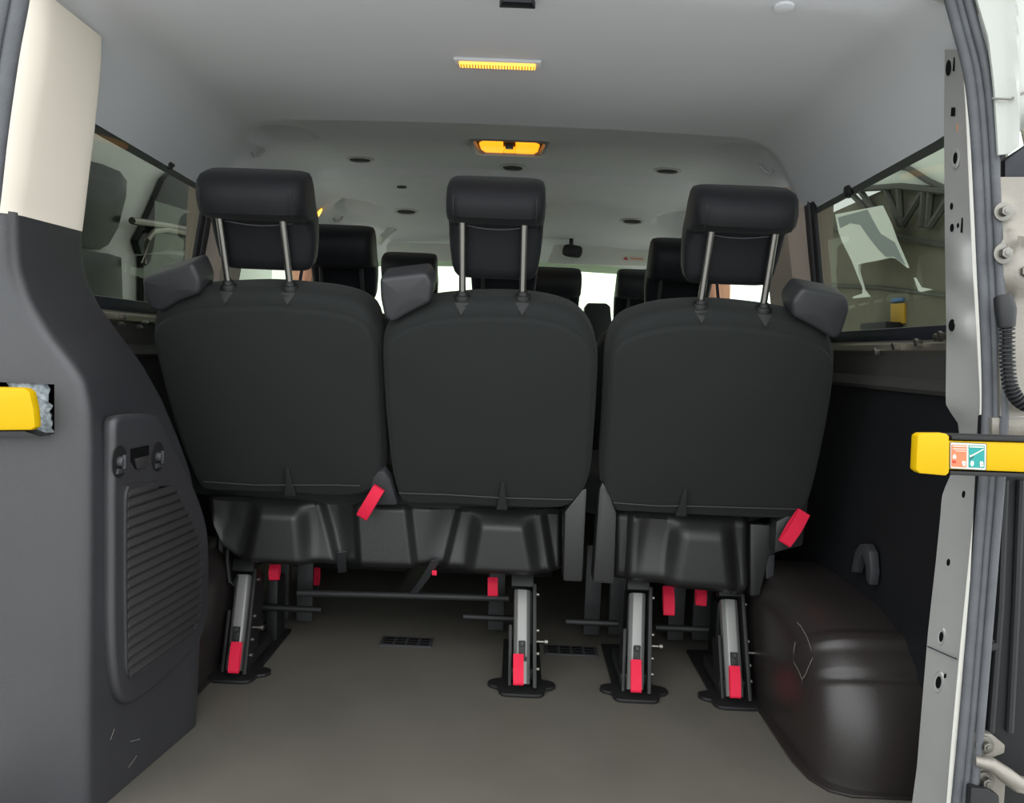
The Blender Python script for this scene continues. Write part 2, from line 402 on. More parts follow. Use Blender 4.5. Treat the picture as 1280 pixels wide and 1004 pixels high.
# ------------------------------------------------------------------ rear-row seats
TH = math.radians(22)
FR = Frame((0, 1.58, .92), (1,0,0), (0,-math.sin(TH),math.cos(TH)), (0,-math.cos(TH),-math.sin(TH)))
def fpx(pts, w=0): return [FR.px(x, y, w) for x, y in pts]
OUT = dict(
 left=[(243,366),(285,363),(330,362),(375,365),(418,370),(450,380),(467,397),(474,430),(477,480),(479,540),(480,585),(474,610),(455,620),(410,622),(362,619),(300,617),(262,615),(246,606),(230,572),(212,520),(196,460),(187,415),(192,390),(212,374)],
 center=[(532,382),(570,377),(615,375),(660,377),(695,383),(722,394),(740,415),(748,445),(747,490),(743,550),(738,598),(724,626),(700,637),(640,637),(570,633),(515,632),(497,622),(488,590),(482,540),(478,490),(476,445),(480,414),(498,395)],
 right=[(805,395),(840,388),(890,386),(945,390),(1000,399),(1030,412),(1046,438),(1045,480),(1035,540),(1022,600),(1011,632),(992,649),(940,650),(855,646),(800,643),(768,641),(755,628),(751,590),(754,540),(757,480),(761,435),(776,408)])
HR = dict(left=(250,387,212,279,338,(276,352,279),(0,0,0)), center=(557,683,222,284,350,None,None), right=(862,995,233,295,358,None,None))
POST = dict(left=((273,266,287,363),(352,266,364,367)), center=((578,279,578,378),(655,280,653,381)), right=((890,286,874,390),(969,289,953,391)))
HEM = dict(left=[(258,598),(320,602),(361,602),(420,602),(452,603)], center=[(500,612),(560,614),(627,618),(700,620),(716,620)], right=[(766,624),(820,628),(853,628),(920,630),(992,632)])
TAB = dict(left=(362,580), center=(629,598), right=(855,606))
def rear_back(key, root):
    poly = fpx(OUT[key])
    b = B(); pad(b, FR, poly, 0.0, -.105, .032, .010); back = b.build('backrest', M['fabric'], root)
    # sewn rear panel, its rounded top edge set a little below the crest
    sp = [(p.x, p.y) for p in smooth_closed([(p[0], p[1], 0) for p in poly], 110)]
    vt = max(p[1] for p in sp)
    ins = offset(sp, .008); ins = [(u, v - .026*sm((v-(vt-.14))/.1)) for u, v in ins]
    b = B(); pad(b, FR, ins, .0085, -.02, .014, .012, N=0); pn = b.build('back_panel', M['fabric'], back)
    b = B(); seam = offset(ins, .012); b.tube([FR.p(u, v, .0068) for u, v in seam + seam[:1]], .0012, 6, cap=False); b.build('seam', M['metalblk'], back)
    q = [FR.px(x, y) for x, y in HEM[key]]
    b = B(); b.tube([FR.p(u, v, .0155) for u, v in q], .0016, 6); b.build('hem_stitching', M['wallgrey'], back)
    b = B(); u, v = FR.px(*TAB[key]); pts = [(-.004,0),(.004,0),(.007,-.04),(.013,-.075),(-.013,-.075),(-.007,-.04)]
    b.prism([FR.p(u+a, v+c, .016) for a, c in pts], FR.w*.006); b.build('hem_tab', M['fabric'], back, bevel=.002)
    # headrest
    x0, x1, yt, yf, yb = HR[key][:5]; w = -.03
    (xa, _, xb, _) = POST[key][0]; xm = (x0+x1)/2
    u0 = FR.px(x0, (yt+yf)/2+6, w)[0]; u1 = FR.px(x1, (yt+yf)/2+6, w)[0]; uc = (u0+u1)/2
    vt = FR.px(xm, yt+3, w-.01)[1]; vf = FR.px(xm, yf, .01)[1]; vb = FR.px(xm, yb, -.06)[1]
    b = B(); headrest(b, FR, uc, (u1-u0)/2*.985, vb, vf, vt); hr = b.build('headrest', M['headrest'], root)
    hw = (u1-u0)/2
    b = B(); b.tube([FR.p(uc-hw*.86+hw*1.72*i/10, vf+.0-.012*math.sin(math.pi*i/10)-.004, -.041+.002) for i in range(11)], .0010, 5); b.build('stitching', M['thread'], hr)
    for s in (-1, 1):   # side seam where the roll folds round
        b = B(); b.tube([FR.p(uc+s*hw*.80, vt-.022-(vt-vf-.035)*i/6, .0185+.006*math.sin(math.pi*i/6)) for i in range(7)], .0010, 5); b.build('seam', M['metalblk'], hr)
    for xa, ya, xb, yb_ in POST[key]:
        ut, vt_ = FR.px(xa, ya, w); ub, vb_ = FR.px(xb, yb_, w)
        b = B(); b.tube([FR.p(ub, vb_-.04, w), FR.p(ub*.5+ut*.5, (vb_+vt_)/2, w), FR.p(ut, vt_+.03, w)], .0074, 14); b.build('headrest_post', M['chrome'], hr)
        b = B(); top_ = [p for p in OUT[key] if p[1] < 412]; va = FR.px(xb, interp(top_, xb))[1]; c = FR.p(ub, va-.006, w+.002); b.cyl(c, FR.v, .0185, .011, 20, .016); b.cyl(c + FR.v*.011, FR.v, .013, .008, 20, .0095)
        b.prism([FR.p(ub-.016, va-.006, -.0145), FR.p(ub+.016, va-.006, -.0145), FR.p(ub, va-.030, .0015)], FR.w*.004)
        b.build('post_socket', M['metalblk'], back, bevel=.001)
    return back
def plate(px, y, d, name, m, root, bevel=.006, w=None):
    pts = [UY(x, yy, y) for x, yy in px]; b = B(); b.prism(pts, V((0, d, 0))); return b.build(name, m, root, bevel=bevel)
def fplate(px, w, d, name, m, root, bevel=.006):
    pts = [FR.p(*FR.px(x, y, w), w) for x, y in px]; b = B(); b.prism(pts, FR.w*-d); return b.build(name, m, root, bevel=bevel)
def belt_guide(px, root, w=.012, d=.085):
    """moulded shoulder wedge: flat rear face, softly rolled edges"""
    pts = [FR.px(x, y, w) for x, y in px]; b = B()
    ring = [(p.x, p.y) for p in smooth_closed([(p[0], p[1], 0) for p in pts], 48)]
    base = [(q.x, q.y) for q in resamp(pts, 60)]
    for _ in range(2): base = [((base[i-1][0]+2*base[i][0]+base[(i+1) % 60][0])/4, (base[i-1][1]+2*base[i][1]+base[(i+1) % 60][1])/4) for i in range(60)]
    pad(b, FR, base, w, w-d, .011, .004, N=0)
    return b.build('belt_guide', M['belt'], root)
def resamp(pts, n):
    P = [V((p[0], p[1], 0)) for p in pts]; L = [0]
    for p, q in zip(P, P[1:] + P[:1]): L.append(L[-1] + (q-p).length)
    out = []; j = 0
    for i in range(n):
        s_ = L[-1]*i/n
        while L[j+1] < s_: j += 1
        out.append(P[j].lerp(P[(j+1) % len(P)], (s_-L[j])/max(1e-9, L[j+1]-L[j])))
    return out
def valance(root, x0, x1, top, bot, noses, notches, y=1.795, flats=()):
    """moulded under-seat panel with pressed saddles"""
    rows = []; NX, NZ = 280, 30
    for j in range(NZ+1):
        t = j/NZ; r = []
        for i in range(NX+1):
            x = x0 + (x1-x0)*i/NX; yy = interp(top, x)*(1-t) + interp(bot, x)*t; d = 0
            for c, hw, sk in noses:
                cc = c + sk*t; h = hw*(1+.75*t)
                a = abs(x-cc)
                d += (.026*(1-.25*t) - .034*(1-sm(t/.26)))*(1-sm((a-h)/20))                    # raised saddle
                d -= .020*sm((a-h-4)/24)*(1-sm((a-h-46)/34))*(.55+.45*math.sin(math.pi*min(1, t+.15)))
            for c, hw, sk in notches:
                a = abs(x-(c+sk*t)); d -= .024*(1-sm((a-hw*(1-.55*t))/12))
            d -= .030*sm((t-.86)/.14)**2; d -= .012*(1-sm(t/.07))
            d -= .02*(1-sm((x-x0)/8)) + .02*(1-sm((x1-x)/8))
            r.append(UY(x, yy, y) - V((0, d, 0)))
        rows.append(r)
    b = B(); b.grid(rows); return b.build('under_seat_panel', M['blackp'], root, thick=.012, angle=50)
def loop(root, p, q, width, name='pull_strap', sag=.012, side=None):
    """folded webbing loop hanging from p to q"""
    p, q = V(p), V(q); d = (q-p); L = d.length; d.normalize(); wv = V(side) if side else d.cross(V((0,1,0))).normalized(); nrm = d.cross(wv).normalized()
    if nrm.y > 0: nrm = -nrm
    path = []
    for i in range(9): t = i/8; path.append(p + d*L*t + nrm*(.002+sag*math.sin(math.pi*min(1, t*.9))*.6))
    for i in range(1, 6): a = math.pi*i/6; path.append(q + d*.006*math.sin(a) + nrm*(.004*math.cos(a)))
    for i in range(9): t = 1-i/8; path.append(p + d*L*t - nrm*(.004+sag*.4*math.sin(math.pi*t)))
    b = B(); b.ribbon(path, wv*width, .0022); return b.build(name, M['red'], root)
def seat_leg(root, top, bot, loop_top, loop_bot, wing=.0):
    """slanted steel leg with latch, black flange, base plate on the floor and red release loop"""
    P0 = UY(*bot, 1.835); P0 = UZ(bot[0], bot[1]+3, .012); P1 = UY(*top, P0.y+.115)
    d = (P1-P0).normalized(); u = V((1,0,0)); n = d.cross(u).normalized()
    if n.y > 0: n = -n
    b = B(); hw = .0205; a = [(-hw, 0), (-hw*.55, .010), (hw*.55, .010), (hw, 0), (hw, -.02), (-hw, -.02)]
    L = (P1-P0).length
    b.loft([[P0 + d*(L*t) + u*x + n*w for x, w in a] for t in (.02, .5, .96)]); leg = b.build('leg', M['steel'], root, bevel=.002)
    # dark side flange plates and upper clevis
    b = B()
    R = Matrix((u, -n, d)).transposed()
    b.box(P0 + d*L*.5 + u*.031 - n*.02, (.009, .075, L*1.04), R); b.box(P0 + d*L*.30 - u*.029 - n*.03, (.008, .06, L*.6), R)
    b.box(P1 + d*.012, (.056, .03, .03), R); b.build('leg_flange', M['metalblk'], leg, bevel=.002)
    b = B(); b.box(P1 + d*.03, (.024, .02, .05), R); b.build('slide', M['bolt'], leg, bevel=.002)
    for t, s in ((.92, .0355), (.55, .0355), (.32, .0355), (.17, .0355)):
        b = B(); b.cyl(P0 + d*L*t + u*s - n*.0, u, .0055, .007, 10); b.build('bolt', M['bolt'], leg)
    b = B(); b.tube([P0 + d*L*.44 + u*s for s in (.0355, .055, .056, .064, .0645)], [.004,.004,.008,.008,.004], 10); b.build('bolt', M['bolt'], leg)
    # latch mechanism above the red loop
    b = B(); c = P0 + d*L*.36 + n*.012; b.box(c, (.017, .010, .036), R); b.cyl(c + n*.004 + d*.010, n, .007, .005, 14); b.box(c - d*.024, (.024, .014, .010), R)
    b.build('latch', M['metalblk'], leg, bevel=.002)
    b = B(); b.cyl(c + n*.008 + d*.010, n, .0035, .003, 12); b.build('latch_pin', M['steel2'], leg)
    lt = UY(*loop_top, P0.y+.115*.30-.03); lb = UY(*loop_bot, P0.y-.035)
    loop(leg, lt, lb, .025, 'release_strap', .006, side=V((1,0,0)))
    # base plate with rounded feet, rail running forward
    b = B(); y0 = P0.y; pl = [(-.055,-.022),(-.048,-.034),(-.036,-.038),(.036,-.038),(.048,-.034),(.055,-.022),(.058,-.002),(.076,.006),(.084,.020),(.080,.036),(.068,.044),(.05,.05),(.05,.30),(-.05,.30),(-.05,.05),(-.068,.044),(-.080,.036),(-.084,.020),(-.076,.006),(-.058,-.002)]
    b.prism([V((P0.x+x, y0+yy, .001)) for x, yy in pl], V((0,0,.009))); b.build('base_plate', M['metalblk'], root, bevel=.003)
    b = B(); b.box((P0.x, y0+.10, .032), (.07, .16, .03)); b.box((P0.x+.02, y0+.25, .09), (.03, .07, .17)); b.build('floor_latch_housing', M['metalblk'], leg, bevel=.006)
    # front strut seen dim behind
    b = B(); b.box((P0.x+.075*(-1 if P0.x > 0 else 1), y0+.34, .15), (.045, .012, .26)); b.box((P0.x, y0+.36, .17), (.05, .03, .30))
    b.build('front_strut', M['steel2'], root, bevel=.002)
    b = B(); b.tube([V((P0.x-.02, y0+.20, .105)), V((P0.x+.16*(1 if P0.x < 0 else -1), y0+.20, .105))], .009, 10); b.build('cross_pin', M['metalblk'], leg)
    return leg
# ---- double bench
bench = thing('rear_double_bench', (-.29, 1.86, 0), 'black cloth two-place rear bench, left and middle backrests of the back row', 'seat')
for k in ('left', 'center'): rear_back(k, bench)
belt_guide([(176,348),(240,329),(250,352),(249,368),(222,378),(201,391),(187,388),(178,366)], bench)
belt_guide([(474,348),(533,341),(541,356),(538,379),(512,392),(490,405),(480,398),(475,373)], bench)
valance(bench, 257, 706, [(257,622),(480,632),(706,643)], [(257,640),(275,690),(292,703),(430,712),(560,716),(690,722),(706,722)], [(351,15,-6),(628,18,0)], [(420,16,14),(541,26,-5),(694,9,8)])
fplate([(462,612),(466,597),(472,590),(480,589),(487,599),(492,615),(497,632),(464,632)], .012, .03, 'strap_escutcheon', M['belt'], bench, .006)
sh = plate([(706,640),(728,612),(734,610),(731,668),(728,728),(704,727)], 1.745, .06, 'side_shield', M['blackp'], bench, .008)
loop(bench, FR.p(*FR.px(474,610,.02), .02), FR.p(*FR.px(454,643,.03), .035), .028)
loop(bench, UY(344,706,1.93), UY(343,722,1.92), .026); loop(bench, UY(394,710,2.25), UY(393,729,2.25), .03); loop(bench, UY(616,722,1.93), UY(616,742,1.92), .026)
seat_leg(bench, (306,714), (292,838), (296,803), (292,838))
seat_leg(bench, (653,733), (652,855), (648,818), (648,853))
b = B(); b.tube([UY(372,741,2.02), UY(500,744,2.02), UY(636,748,2.02)], .010, 12); b.build('crossbar', M['steel2'], bench)
b = B(); b.box((-.30, 2.08, .40), (.80, .44, .07)); b.build('seat_pan', M['metalblk'], bench, bevel=.01)
b = B(); pad(b, Frame((-.30, 2.0, .47), (1,0,0), (0,1,0), (0,0,1)), [(-.46,-.14),(.45,-.14),(.45,.33),(-.46,.33)], .06, -.05, .04, .015); b.build('cushion', M['fabric'], bench)
for (a, c) in (((428,690),(428,715)), ((545,700),(517,741))):
    b = B(); p = UY(*a, 1.80); q = UY(*c, 1.90); b.ribbon([p, (p+q)/2 + V((0,-.008,-.004)), q], V((.022, 0, .004)), .003); b.build('tie_strap', M['belt'], bench)
b = B(); b.box(UY(543,716,1.82), (.012, .006, .012)); b.build('strap_tag', M['red'], bench, bevel=.001)
# left plastic guide beside the outer leg
b = B(); b.tube([UY(285,676,1.86), UY(284,700,1.86), UY(287,728,1.86), UY(292,731,1.86), UY(297,722,1.86)], .006, 8); b.build('recline_handle', M['metalblk'], bench)
b = B(); b.tube([UY(276,640,1.90), UY(276,690,1.90), UY(293,745,1.92)], .012, 8); b.build('side_stay', M['blackp'], bench)
# ---- single seat
single = thing('rear_single_seat', (.47, 1.88, 0), 'black cloth single rear seat at the right beside the wheel arch', 'seat')
rear_back('right', single)
belt_guide([(1004,360),(1060,371),(1064,386),(1053,419),(1044,426),(1018,410),(992,397),(990,378)], single)
valance(single, 769, 936, [(769,643),(850,648),(980,655)], [(769,725),(800,727),(900,735),(925,745),(936,742)], [(877,15,-2)], [(778,8,0)])
plate([(749,612),(753,601),(759,610),(771,642),(768,731),(741,729)], 1.745, .06, 'side_shield', M['blackp'], single, .008)
plate([(970,652),(992,641),(1011,609),(1011,628),(1004,683),(968,692)], 1.76, .05, 'side_shield', M['blackp'], single, .008)
plate([(938,655),(984,658),(975,690),(962,695),(950,745),(938,746)], 1.805, .03, 'valance_end', M['blackp'], single, .006)
plate([(957,695),(969,693),(966,740),(958,745)], 1.84, .02, 'side_stay', M['belt'], single, .003)
loop(single, UY(1005,640,1.735), UY(982,677,1.73), .030)
loop(single, UY(835,733,1.93), UY(836,766,1.90), .028); loop(single, UY(876,735,1.98), UY(876,754,1.96), .028)
seat_leg(single, (797,737), (794,862), (795,825), (795,862))
seat_leg(single, (911,745), (919,871), (918,833), (919,869))
b = B(); b.box((.47, 2.09, .395), (.40, .44, .07)); b.build('seat_pan', M['metalblk'], single, bevel=.01)
b = B(); pad(b, Frame((.47, 2.02, .46), (1,0,0), (0,1,0), (0,0,1)), [(-.23,-.14),(.23,-.14),(.23,.33),(-.23,.33)], .06, -.05, .04, .015); b.build('cushion', M['fabric'], single)

# ------------------------------------------------------------------ second row and front seats
def row_seat(name, root_label, cat_group, X, y, ztop, hw, hhw, vt, vf, vb, sep, base_z=.0, hrw=.0):
    t = thing(name, (X, y+.30, base_z), root_label, 'seat', cat_group)
    fr = Frame((X, y, ztop), (1,0,0), (0,-math.sin(TH),math.cos(TH)), (0,-math.cos(TH),-math.sin(TH)))
    poly = [(-hw*.62,-.01),(0,.002),(hw*.62,-.01),(hw*.88,-.035),(hw,-.10),(hw*1.0,-.3),(hw*.94,-.5),(hw*.8,-.54),(0,-.55),(-hw*.8,-.54),(-hw*.94,-.5),(-hw,-.3),(-hw,-.10),(-hw*.88,-.035)]
    b = B(); pad(b, fr, poly, 0, -.11, .035, .012); b.build('backrest', M['fabric'], t)
    b = B(); headrest(b, fr, 0, hhw, vb, vf, vt); h = b.build('headrest', M['headrest'], t)
    for s in (-1, 1):
        b = B(); b.tube([fr.p(s*sep/2, -.03, -.03), fr.p(s*sep/2, vf+.02, -.03)], .0065, 12); b.build('headrest_post', M['steel2'], h)
    b = B(); pad(b, Frame((X, y+.42, .45), (1,0,0), (0,1,0), (0,0,1)), [(-hw*.95,-.2),(hw*.95,-.2),(hw*.95,.25),(-hw*.95,.25)], .06, -.05, .04, .015); b.build('cushion', M['fabric'], t)
    b = B(); b.box((X, y+.40, .22+base_z/2), (hw*1.7, .40, .36)); b.build('seat_base', M['blackp'], t, bevel=.02)
    return t
Y2 = 2.33
xl, xc, xr = UY(429,340,Y2).x, UY(630,340,Y2).x, UY(850,345,Y2).x
G2 = 'second-row seats'; zb = .90
s2 = row_seat('second_row_seat', 'dark second-row seat seen between the left and middle rear headrests', G2, xl, Y2, zb, .243, .104, .275, .16, .035, .125)
c2 = copy_tree(s2, V((xc-xl, 0, 0))); c2['label'] = 'dark second-row seat mostly hidden behind the middle rear headrest'
r2 = copy_tree(s2, V((xr-xl, 0, 0))); r2['label'] = 'dark second-row seat overlapping the left edge of the right rear headrest'
Y3 = 3.2; G3 = 'front-row seats'
f0 = UY(514,345,Y3).x; f1 = UY(692,355,Y3).x; f2 = UY(803,362,Y3).x
a = row_seat('cab_chair', 'dark front seat whose headrest shows above the middle belt guide, near the left visor', G3, f0, Y3, .91, .24, .116, .30, .19, .02, .12)
a2 = row_seat('cab_chair', 'dark front seat just right of the middle rear headrest, against the windscreen', G3, f1, Y3+.02, .875, .185, .116, .30, .19, .02, .12)
c = copy_tree(a2, V((f2-f1, 0, .005))); c['label'] = 'dark front seat peeking out left of the right second-row headrest'

# ------------------------------------------------------------------ left load-bay side trim
NY = 1.20
near = [(16,258),(17,300),(20,335),(34,375),(60,418),(84,448),(101,474),(109,510),(111,560),(111,640),(111,700),(110,850),(109,1081)]
far = [(105,290,1.38),(106,320,1.39),(110,345,1.40),(124,378,1.43),(150,415,1.46),(180,455,1.49),(205,500,1.51),(224,545,1.52),(240,590,1.53),(250,640,1.54),(254,700,1.54),(253,780,1.54),(250,850,1.54),(246,931,1.53)]
NP = [UY(x, y, NY) for x, y in near]; FP = [UY(x, y, d) for x, y, d in far]
zt = min(NP[0].z, FP[0].z) + .004
def nx(z): return interp([(p.z, p.x) for p in NP], z)
def fxy(z): return interp([(p.z, p.x) for p in FP], z), interp([(p.z, p.y) for p in FP], z)
side = thing('luggage_side_trim', (-.7, 1.36, 0), 'tall charcoal plastic side trim at the left of the load bay, below the cream pillar cover', 'side trim')
hxa, hxb = UY(-60,480,NY).x, UY(68,512,NY).x; hz1 = UY(30,479,NY).z; hz0 = UY(30,541,NY).z
zs = sorted(set([0.001] + [zt*i/60 for i in range(1, 61)] + [hz0, hz1]))
rows = []; RC = .018
for z in zs:
    x = nx(z); X1, Y1 = fxy(z); r = [V((-1.02, NY, z)), V((min(hxa, -.90), NY, z)), V((hxb if hz0-.001 <= z <= hz1+.001 else min(hxb, x-.03), NY, z)), V((x-RC, NY, z))]
    for k in range(1, 6): a = k/5*math.pi/2; r.append(V((x-RC+RC*math.sin(a), NY+RC-RC*math.cos(a), z)))
    for k in range(1, 12):
        t = k/11; r.append(V((x+(X1-x)*t, NY+RC+(Y1-.012-NY-RC)*t, z)))
    for k in range(1, 5): a = k/4*math.pi/2; r.append(V((X1-.012+.012*math.cos(a), Y1-.012+.012*math.sin(a), z)))
    r.append(V((-.86, Y1+.005, z)))
    rows.append(r)
b = B(); n = len(rows[0]); vs = [p for r in rows for p in r]; fs = []
for k in range(len(rows)-1):
    for i in range(n-1):
        if i == 1 and hz0-1e-6 <= zs[k] and zs[k+1] <= hz1+1e-6: continue
        fs.append((k*n+i, k*n+i+1, (k+1)*n+i+1, (k+1)*n+i))
b.add(vs, fs); b.build('trim_panel', M['trimp'], side, angle=50)
b = B(); xm = (hxa+hxb)/2; D = .10     # pocket behind the opening
b.add([V((x, y, z)) for y in (NY+.001, NY+D) for x, z in ((hxa-.02,hz0),(hxb,hz0),(hxb,hz1),(hxa-.02,hz1))], [(4,5,6,7),(0,1,5,4),(1,2,6,5),(2,3,7,6),(3,0,4,7)])
b.build('arm_pocket', M['hole'], side)
b = B(); rows = []
p0, p1, p2, p3 = UY(14,476,1.222), UY(60,478,1.222), UY(67.5,543,1.222), UY(40,543,1.222)
for j in range(17):
    t = j/16; a = p0.lerp(p3, t); c_ = p1.lerp(p2, t); rows.append([a.lerp(c_, i/8) + V((random.uniform(-.002,.002), -.012*math.sin(math.pi*i/8)+random.uniform(-.003,.003), 0)) for i in range(9)])
b.grid(rows); b.build('felt_wadding', M['foam'], side, thick=.006)
# access cover
A = V((nx(.5), NY, .5)); C_ = V((fxy(.5)[0], fxy(.5)[1], .5)); A2 = V((nx(.2), NY, .2))
u = (C_-A).normalized(); v = V((0,0,1)); w = v.cross(u); w = w if w.x > 0 else -w
LF = Frame(A, u, v, w)
def lpx(pts, ww=0): return [LF.px(x, y, ww) for x, y in pts]
cov = [(131,560),(132,530),(137,521),(147,518),(168,517),(184,518),(193,524),(202,541),(214,565),(232,602),(245,635),(252,665),(254,705),(253,750),(248,785),(240,803),(224,823),(200,846),(172,869),(155,879),(146,878),(139,868),(134,845),(131,810),(130,760),(130,690),(130,620)]
cp = [(p.x, p.y) for p in smooth_closed([(a, c, 0) for a, c in lpx(cov)], 130)]
b = B(); pad(b, LF, cp, .016, -.01, .010, .0, N=0); cover = b.build('access_cover', M['trimp'], side)
lou = [(146,650),(147,617),(152,609),(175,606),(200,604),(208,608),(218,628),(230,652),(238,676),(240,710),(239,755),(235,777),(225,792),(195,816),(162,838),(152,842),(148,836),(147,800),(146,740)]
lp = [(p.x, p.y) for p in smooth_closed([(a, c, 0) for a, c in lpx(lou)], 130)]
b = B(); b.prism([LF.p(q[0], q[1], .0165) for q in offset(lp, .002)], LF.w*.0008); b.build('louvre_recess', M['hole'], cover)
b = B(); ring = []
for d, ww in ((.004,.014),(.004,.019),(0,.0205),(-.005,.0205),(-.006,.014)): ring.append([LF.p(q[0], q[1], ww) for q in offset(lp, d)])
b.loft([list(r) for r in ring], False); b.build('louvre_frame', M['trimp'], cover)
z0 = min(q[1] for q in lp); z1 = max(q[1] for q in lp); NS = 19
for k in range(NS):
    za = z0 + (z1-z0)*(k+.12)/NS; zb_ = z0 + (z1-z0)*(k+1)/NS; zm = (za+zb_)/2
    xsn = []
    for i in range(len(lp)):
        p, q = lp[i-1], lp[i]
        if (p[1]-zm)*(q[1]-zm) < 0: xsn.append(p[0] + (q[0]-p[0])*(zm-p[1])/(q[1]-p[1]))
    if len(xsn) < 2: continue
    ua, ub = min(xsn)-.001, max(xsn)-.001; b = B()
    b.loft([[LF.p(uu, za, .0165), LF.p(uu, za, .0215), LF.p(uu, za+.005, .0235), LF.p(uu, zb_, .018), LF.p(uu, zb_, .0165)] for uu in (ua, ub)])
    b.build('louvre_slat', M['louvre'], cover, bevel=.0012)
for x, y in ((149,577),(197,571)):
    uu, vv = LF.px(x, y, .016); lt = B(); c = LF.p(uu, vv, .0162)
    lt.prism([c + LF.u*.020*math.cos(a) + LF.v*.028*math.sin(a) for a in [2*math.pi*i/24 for i in range(24)]], LF.w*.0012); l0 = lt.build('latch_recess', M['metalblk'], cover)
    lt = B(); lt.cyl(c - LF.v*.0, LF.w, .010, .010, 18, .008); lt.box(c + LF.w*.010, (.006,.006,.024)); lt.build('latch_knob', M['belt'], cover, bevel=.001)
    lt = B(); lt.prism([c + LF.u*x_ + LF.v*y_ + LF.w*.001 for x_, y_ in ((-.012,-.02),(.012,-.02),(.010,-.011),(-.010,-.011))], LF.w*.004); lt.build('latch_lip', M['belt'], cover, bevel=.001)
uu, vv = LF.px(174,570,.016); b = B(); c = LF.p(uu, vv, .0162); b.prism([c + LF.u*x_ + LF.v*y_ for x_, y_ in ((-.026,.016),(.028,.016),(.028,-.006),(.012,-.022),(-.012,-.022),(-.026,-.006))], LF.w*.001); b.build('finger_recess', M['hole'], cover)
b = B(); b.prism([c + LF.u*x_ + LF.v*y_ + LF.w*.001 for x_, y_ in ((-.020,-.002),(.026,-.002),(.012,-.021),(-.012,-.021))], LF.w*.006); b.build('finger_pull', M['louvre'], cover, bevel=.002)
# scuffs on the trim corner and lower face
b = B()
def scuff(bb, fr, x, y, dx, dy, ww, wd=.0012):
    p = fr.p(*fr.px(x, y, ww), ww); q = fr.p(*fr.px(x+dx, y+dy, ww), ww); bb.ribbon([p, p.lerp(q, .5) + fr.w*.0003, q], (q-p).cross(fr.w).normalized()*wd, .0004)
LF2 = Frame(V((nx(.15), NY, .15)), u, v, w)
for x, y, dx, dy in ((160,960,11,-15),(187,910,14,-15),(190,915,3,-14),(215,894,1,-12),(163,927,12,-3),(138,925,5,-14),(194,918,-3,-6)): scuff(b, LF2, x, y, dx, dy, .0045)
b.build('scuffs', M['scratch'], side)

# cream upper pillar cover
cn = [(52,12),(51,40),(46,85),(38,130),(30,180),(24,225),(18,258)]
cf = [(129,78),(126,110),(120,170),(113,225),(109,260),(105,291)]
CN = [UY(x, y, NY) for x, y in cn]; CFp = [UY(x, y, 1.38) for x, y in cf]
ztn, zbn = CN[0].z+.03, zt-.004
rows = []
for i in range(33):
    t = i/32; z = ztn+(zbn-ztn)*t; x = interp([(p.z, p.x) for p in CN], z); X1 = interp([(p.z, p.x) for p in CFp], z)
    z2 = z
    rc = .03; r = [V((-1.0, NY-.015, z)), V((x-.10, NY-.012, z)), V((x-rc, NY-.004, z))]
    for k in range(1, 7): a = k/6*math.pi/2; r.append(V((x-rc+rc*math.sin(a), NY-.004+rc-rc*math.cos(a), z2)))
    for k in range(1, 8): tt = k/7; r.append(V((x+(X1-x)*tt, NY+.026+(1.372-NY-.026)*tt, z2)))
    for k in range(1, 4): a = k/3*math.pi/2; r.append(V((X1-.008+.008*math.cos(a), 1.372+.008*math.sin(a), z2)))
    r.append(V((-.87, 1.385, z2))); rows.append(r)
b = B(); b.grid(rows); tag(b.build('upper_pillar_cover', M['cream'], angle=50), 'cream plastic pillar cover at upper left, on top of the charcoal side trim', 'pillar trim')

# ------------------------------------------------------------------ wheel arches
def wheel_arch(sgn, label):
    yc, R, zc = 1.785, .405, -.03; X0, X1 = .672, .87; rows = []; N = 110
    for i in range(N+1):
        a = math.pi*(i/N); r = []
        e = 2/3.0
        cy = -math.copysign(abs(math.cos(a))**e, math.cos(a)); sz = abs(math.sin(a))**e
        g_ = a*57.3; rib = .007*sm((g_-50)/2)*(1-sm((g_-57)/2)) - .006*sm((g_-33)/2)*(1-sm((g_-37)/2))
        RR = R + rib; ZZ = (.300 + rib)
        for k, (dx, s) in enumerate([(0,.02),(0,.3),(0,.55),(.0,.72),(.003,.80),(.012,.87),(.026,.925),(.045,.962),(.07,.985),(.11,.998),(X1-X0,1.0)]):
            r.append(V((sgn*(X0+dx-.012*(1-s)), yc + RR*cy*(s if k < 9 else s), max(.001, zc*0 + ZZ*sz*s))))
        rows.append(r)
    b = B(); b.grid(rows)
    t = thing('wheel_arch_cover', (sgn*.77, yc, 0), label, 'wheel arch'); b.build('arch_shell', M['arch'], t, angle=70)
    f = B(); f.prism([V((sgn*(X0+.05), yc-R-.012, .0005)), V((sgn*(X0+.012), yc-R+.004, .0005)), V((sgn*(X0-.012), yc-R+.045, .0005)), V((sgn*(X0-.022), yc-R+.11, .0005)), V((sgn*(X0-.022), yc+R, .0005)), V((sgn*X1, yc+R, .0005)), V((sgn*X1, yc-R-.012, .0005))], V((0,0,.006))); f.build('floor_flange', M['arch'], t, bevel=.002)
    return t
wa = wheel_arch(1, 'black plastic wheel arch cover at lower right, scuffed, beside the single seat')
wheel_arch(-1, 'black wheel arch cover at the left, mostly hidden behind the louvred side trim')
# scratches on the right arch
b = B(); XF = .669
def sx(pts, wd=.0016, x=XF-.003):
    P = [UX(px, py, x) for px, py in pts]; b.ribbon(P, V((0, .6, .8))*wd, .0006)
sx([(996,778),(1001,783),(1009,797),(1014,812),(1016,822),(1010,835),(1007,843),(1002,850)]); sx([(994,803),(992,815),(992,828),(998,838),(1002,848),(1003,858)])
b.build('scratches', M['scratch'], wa)
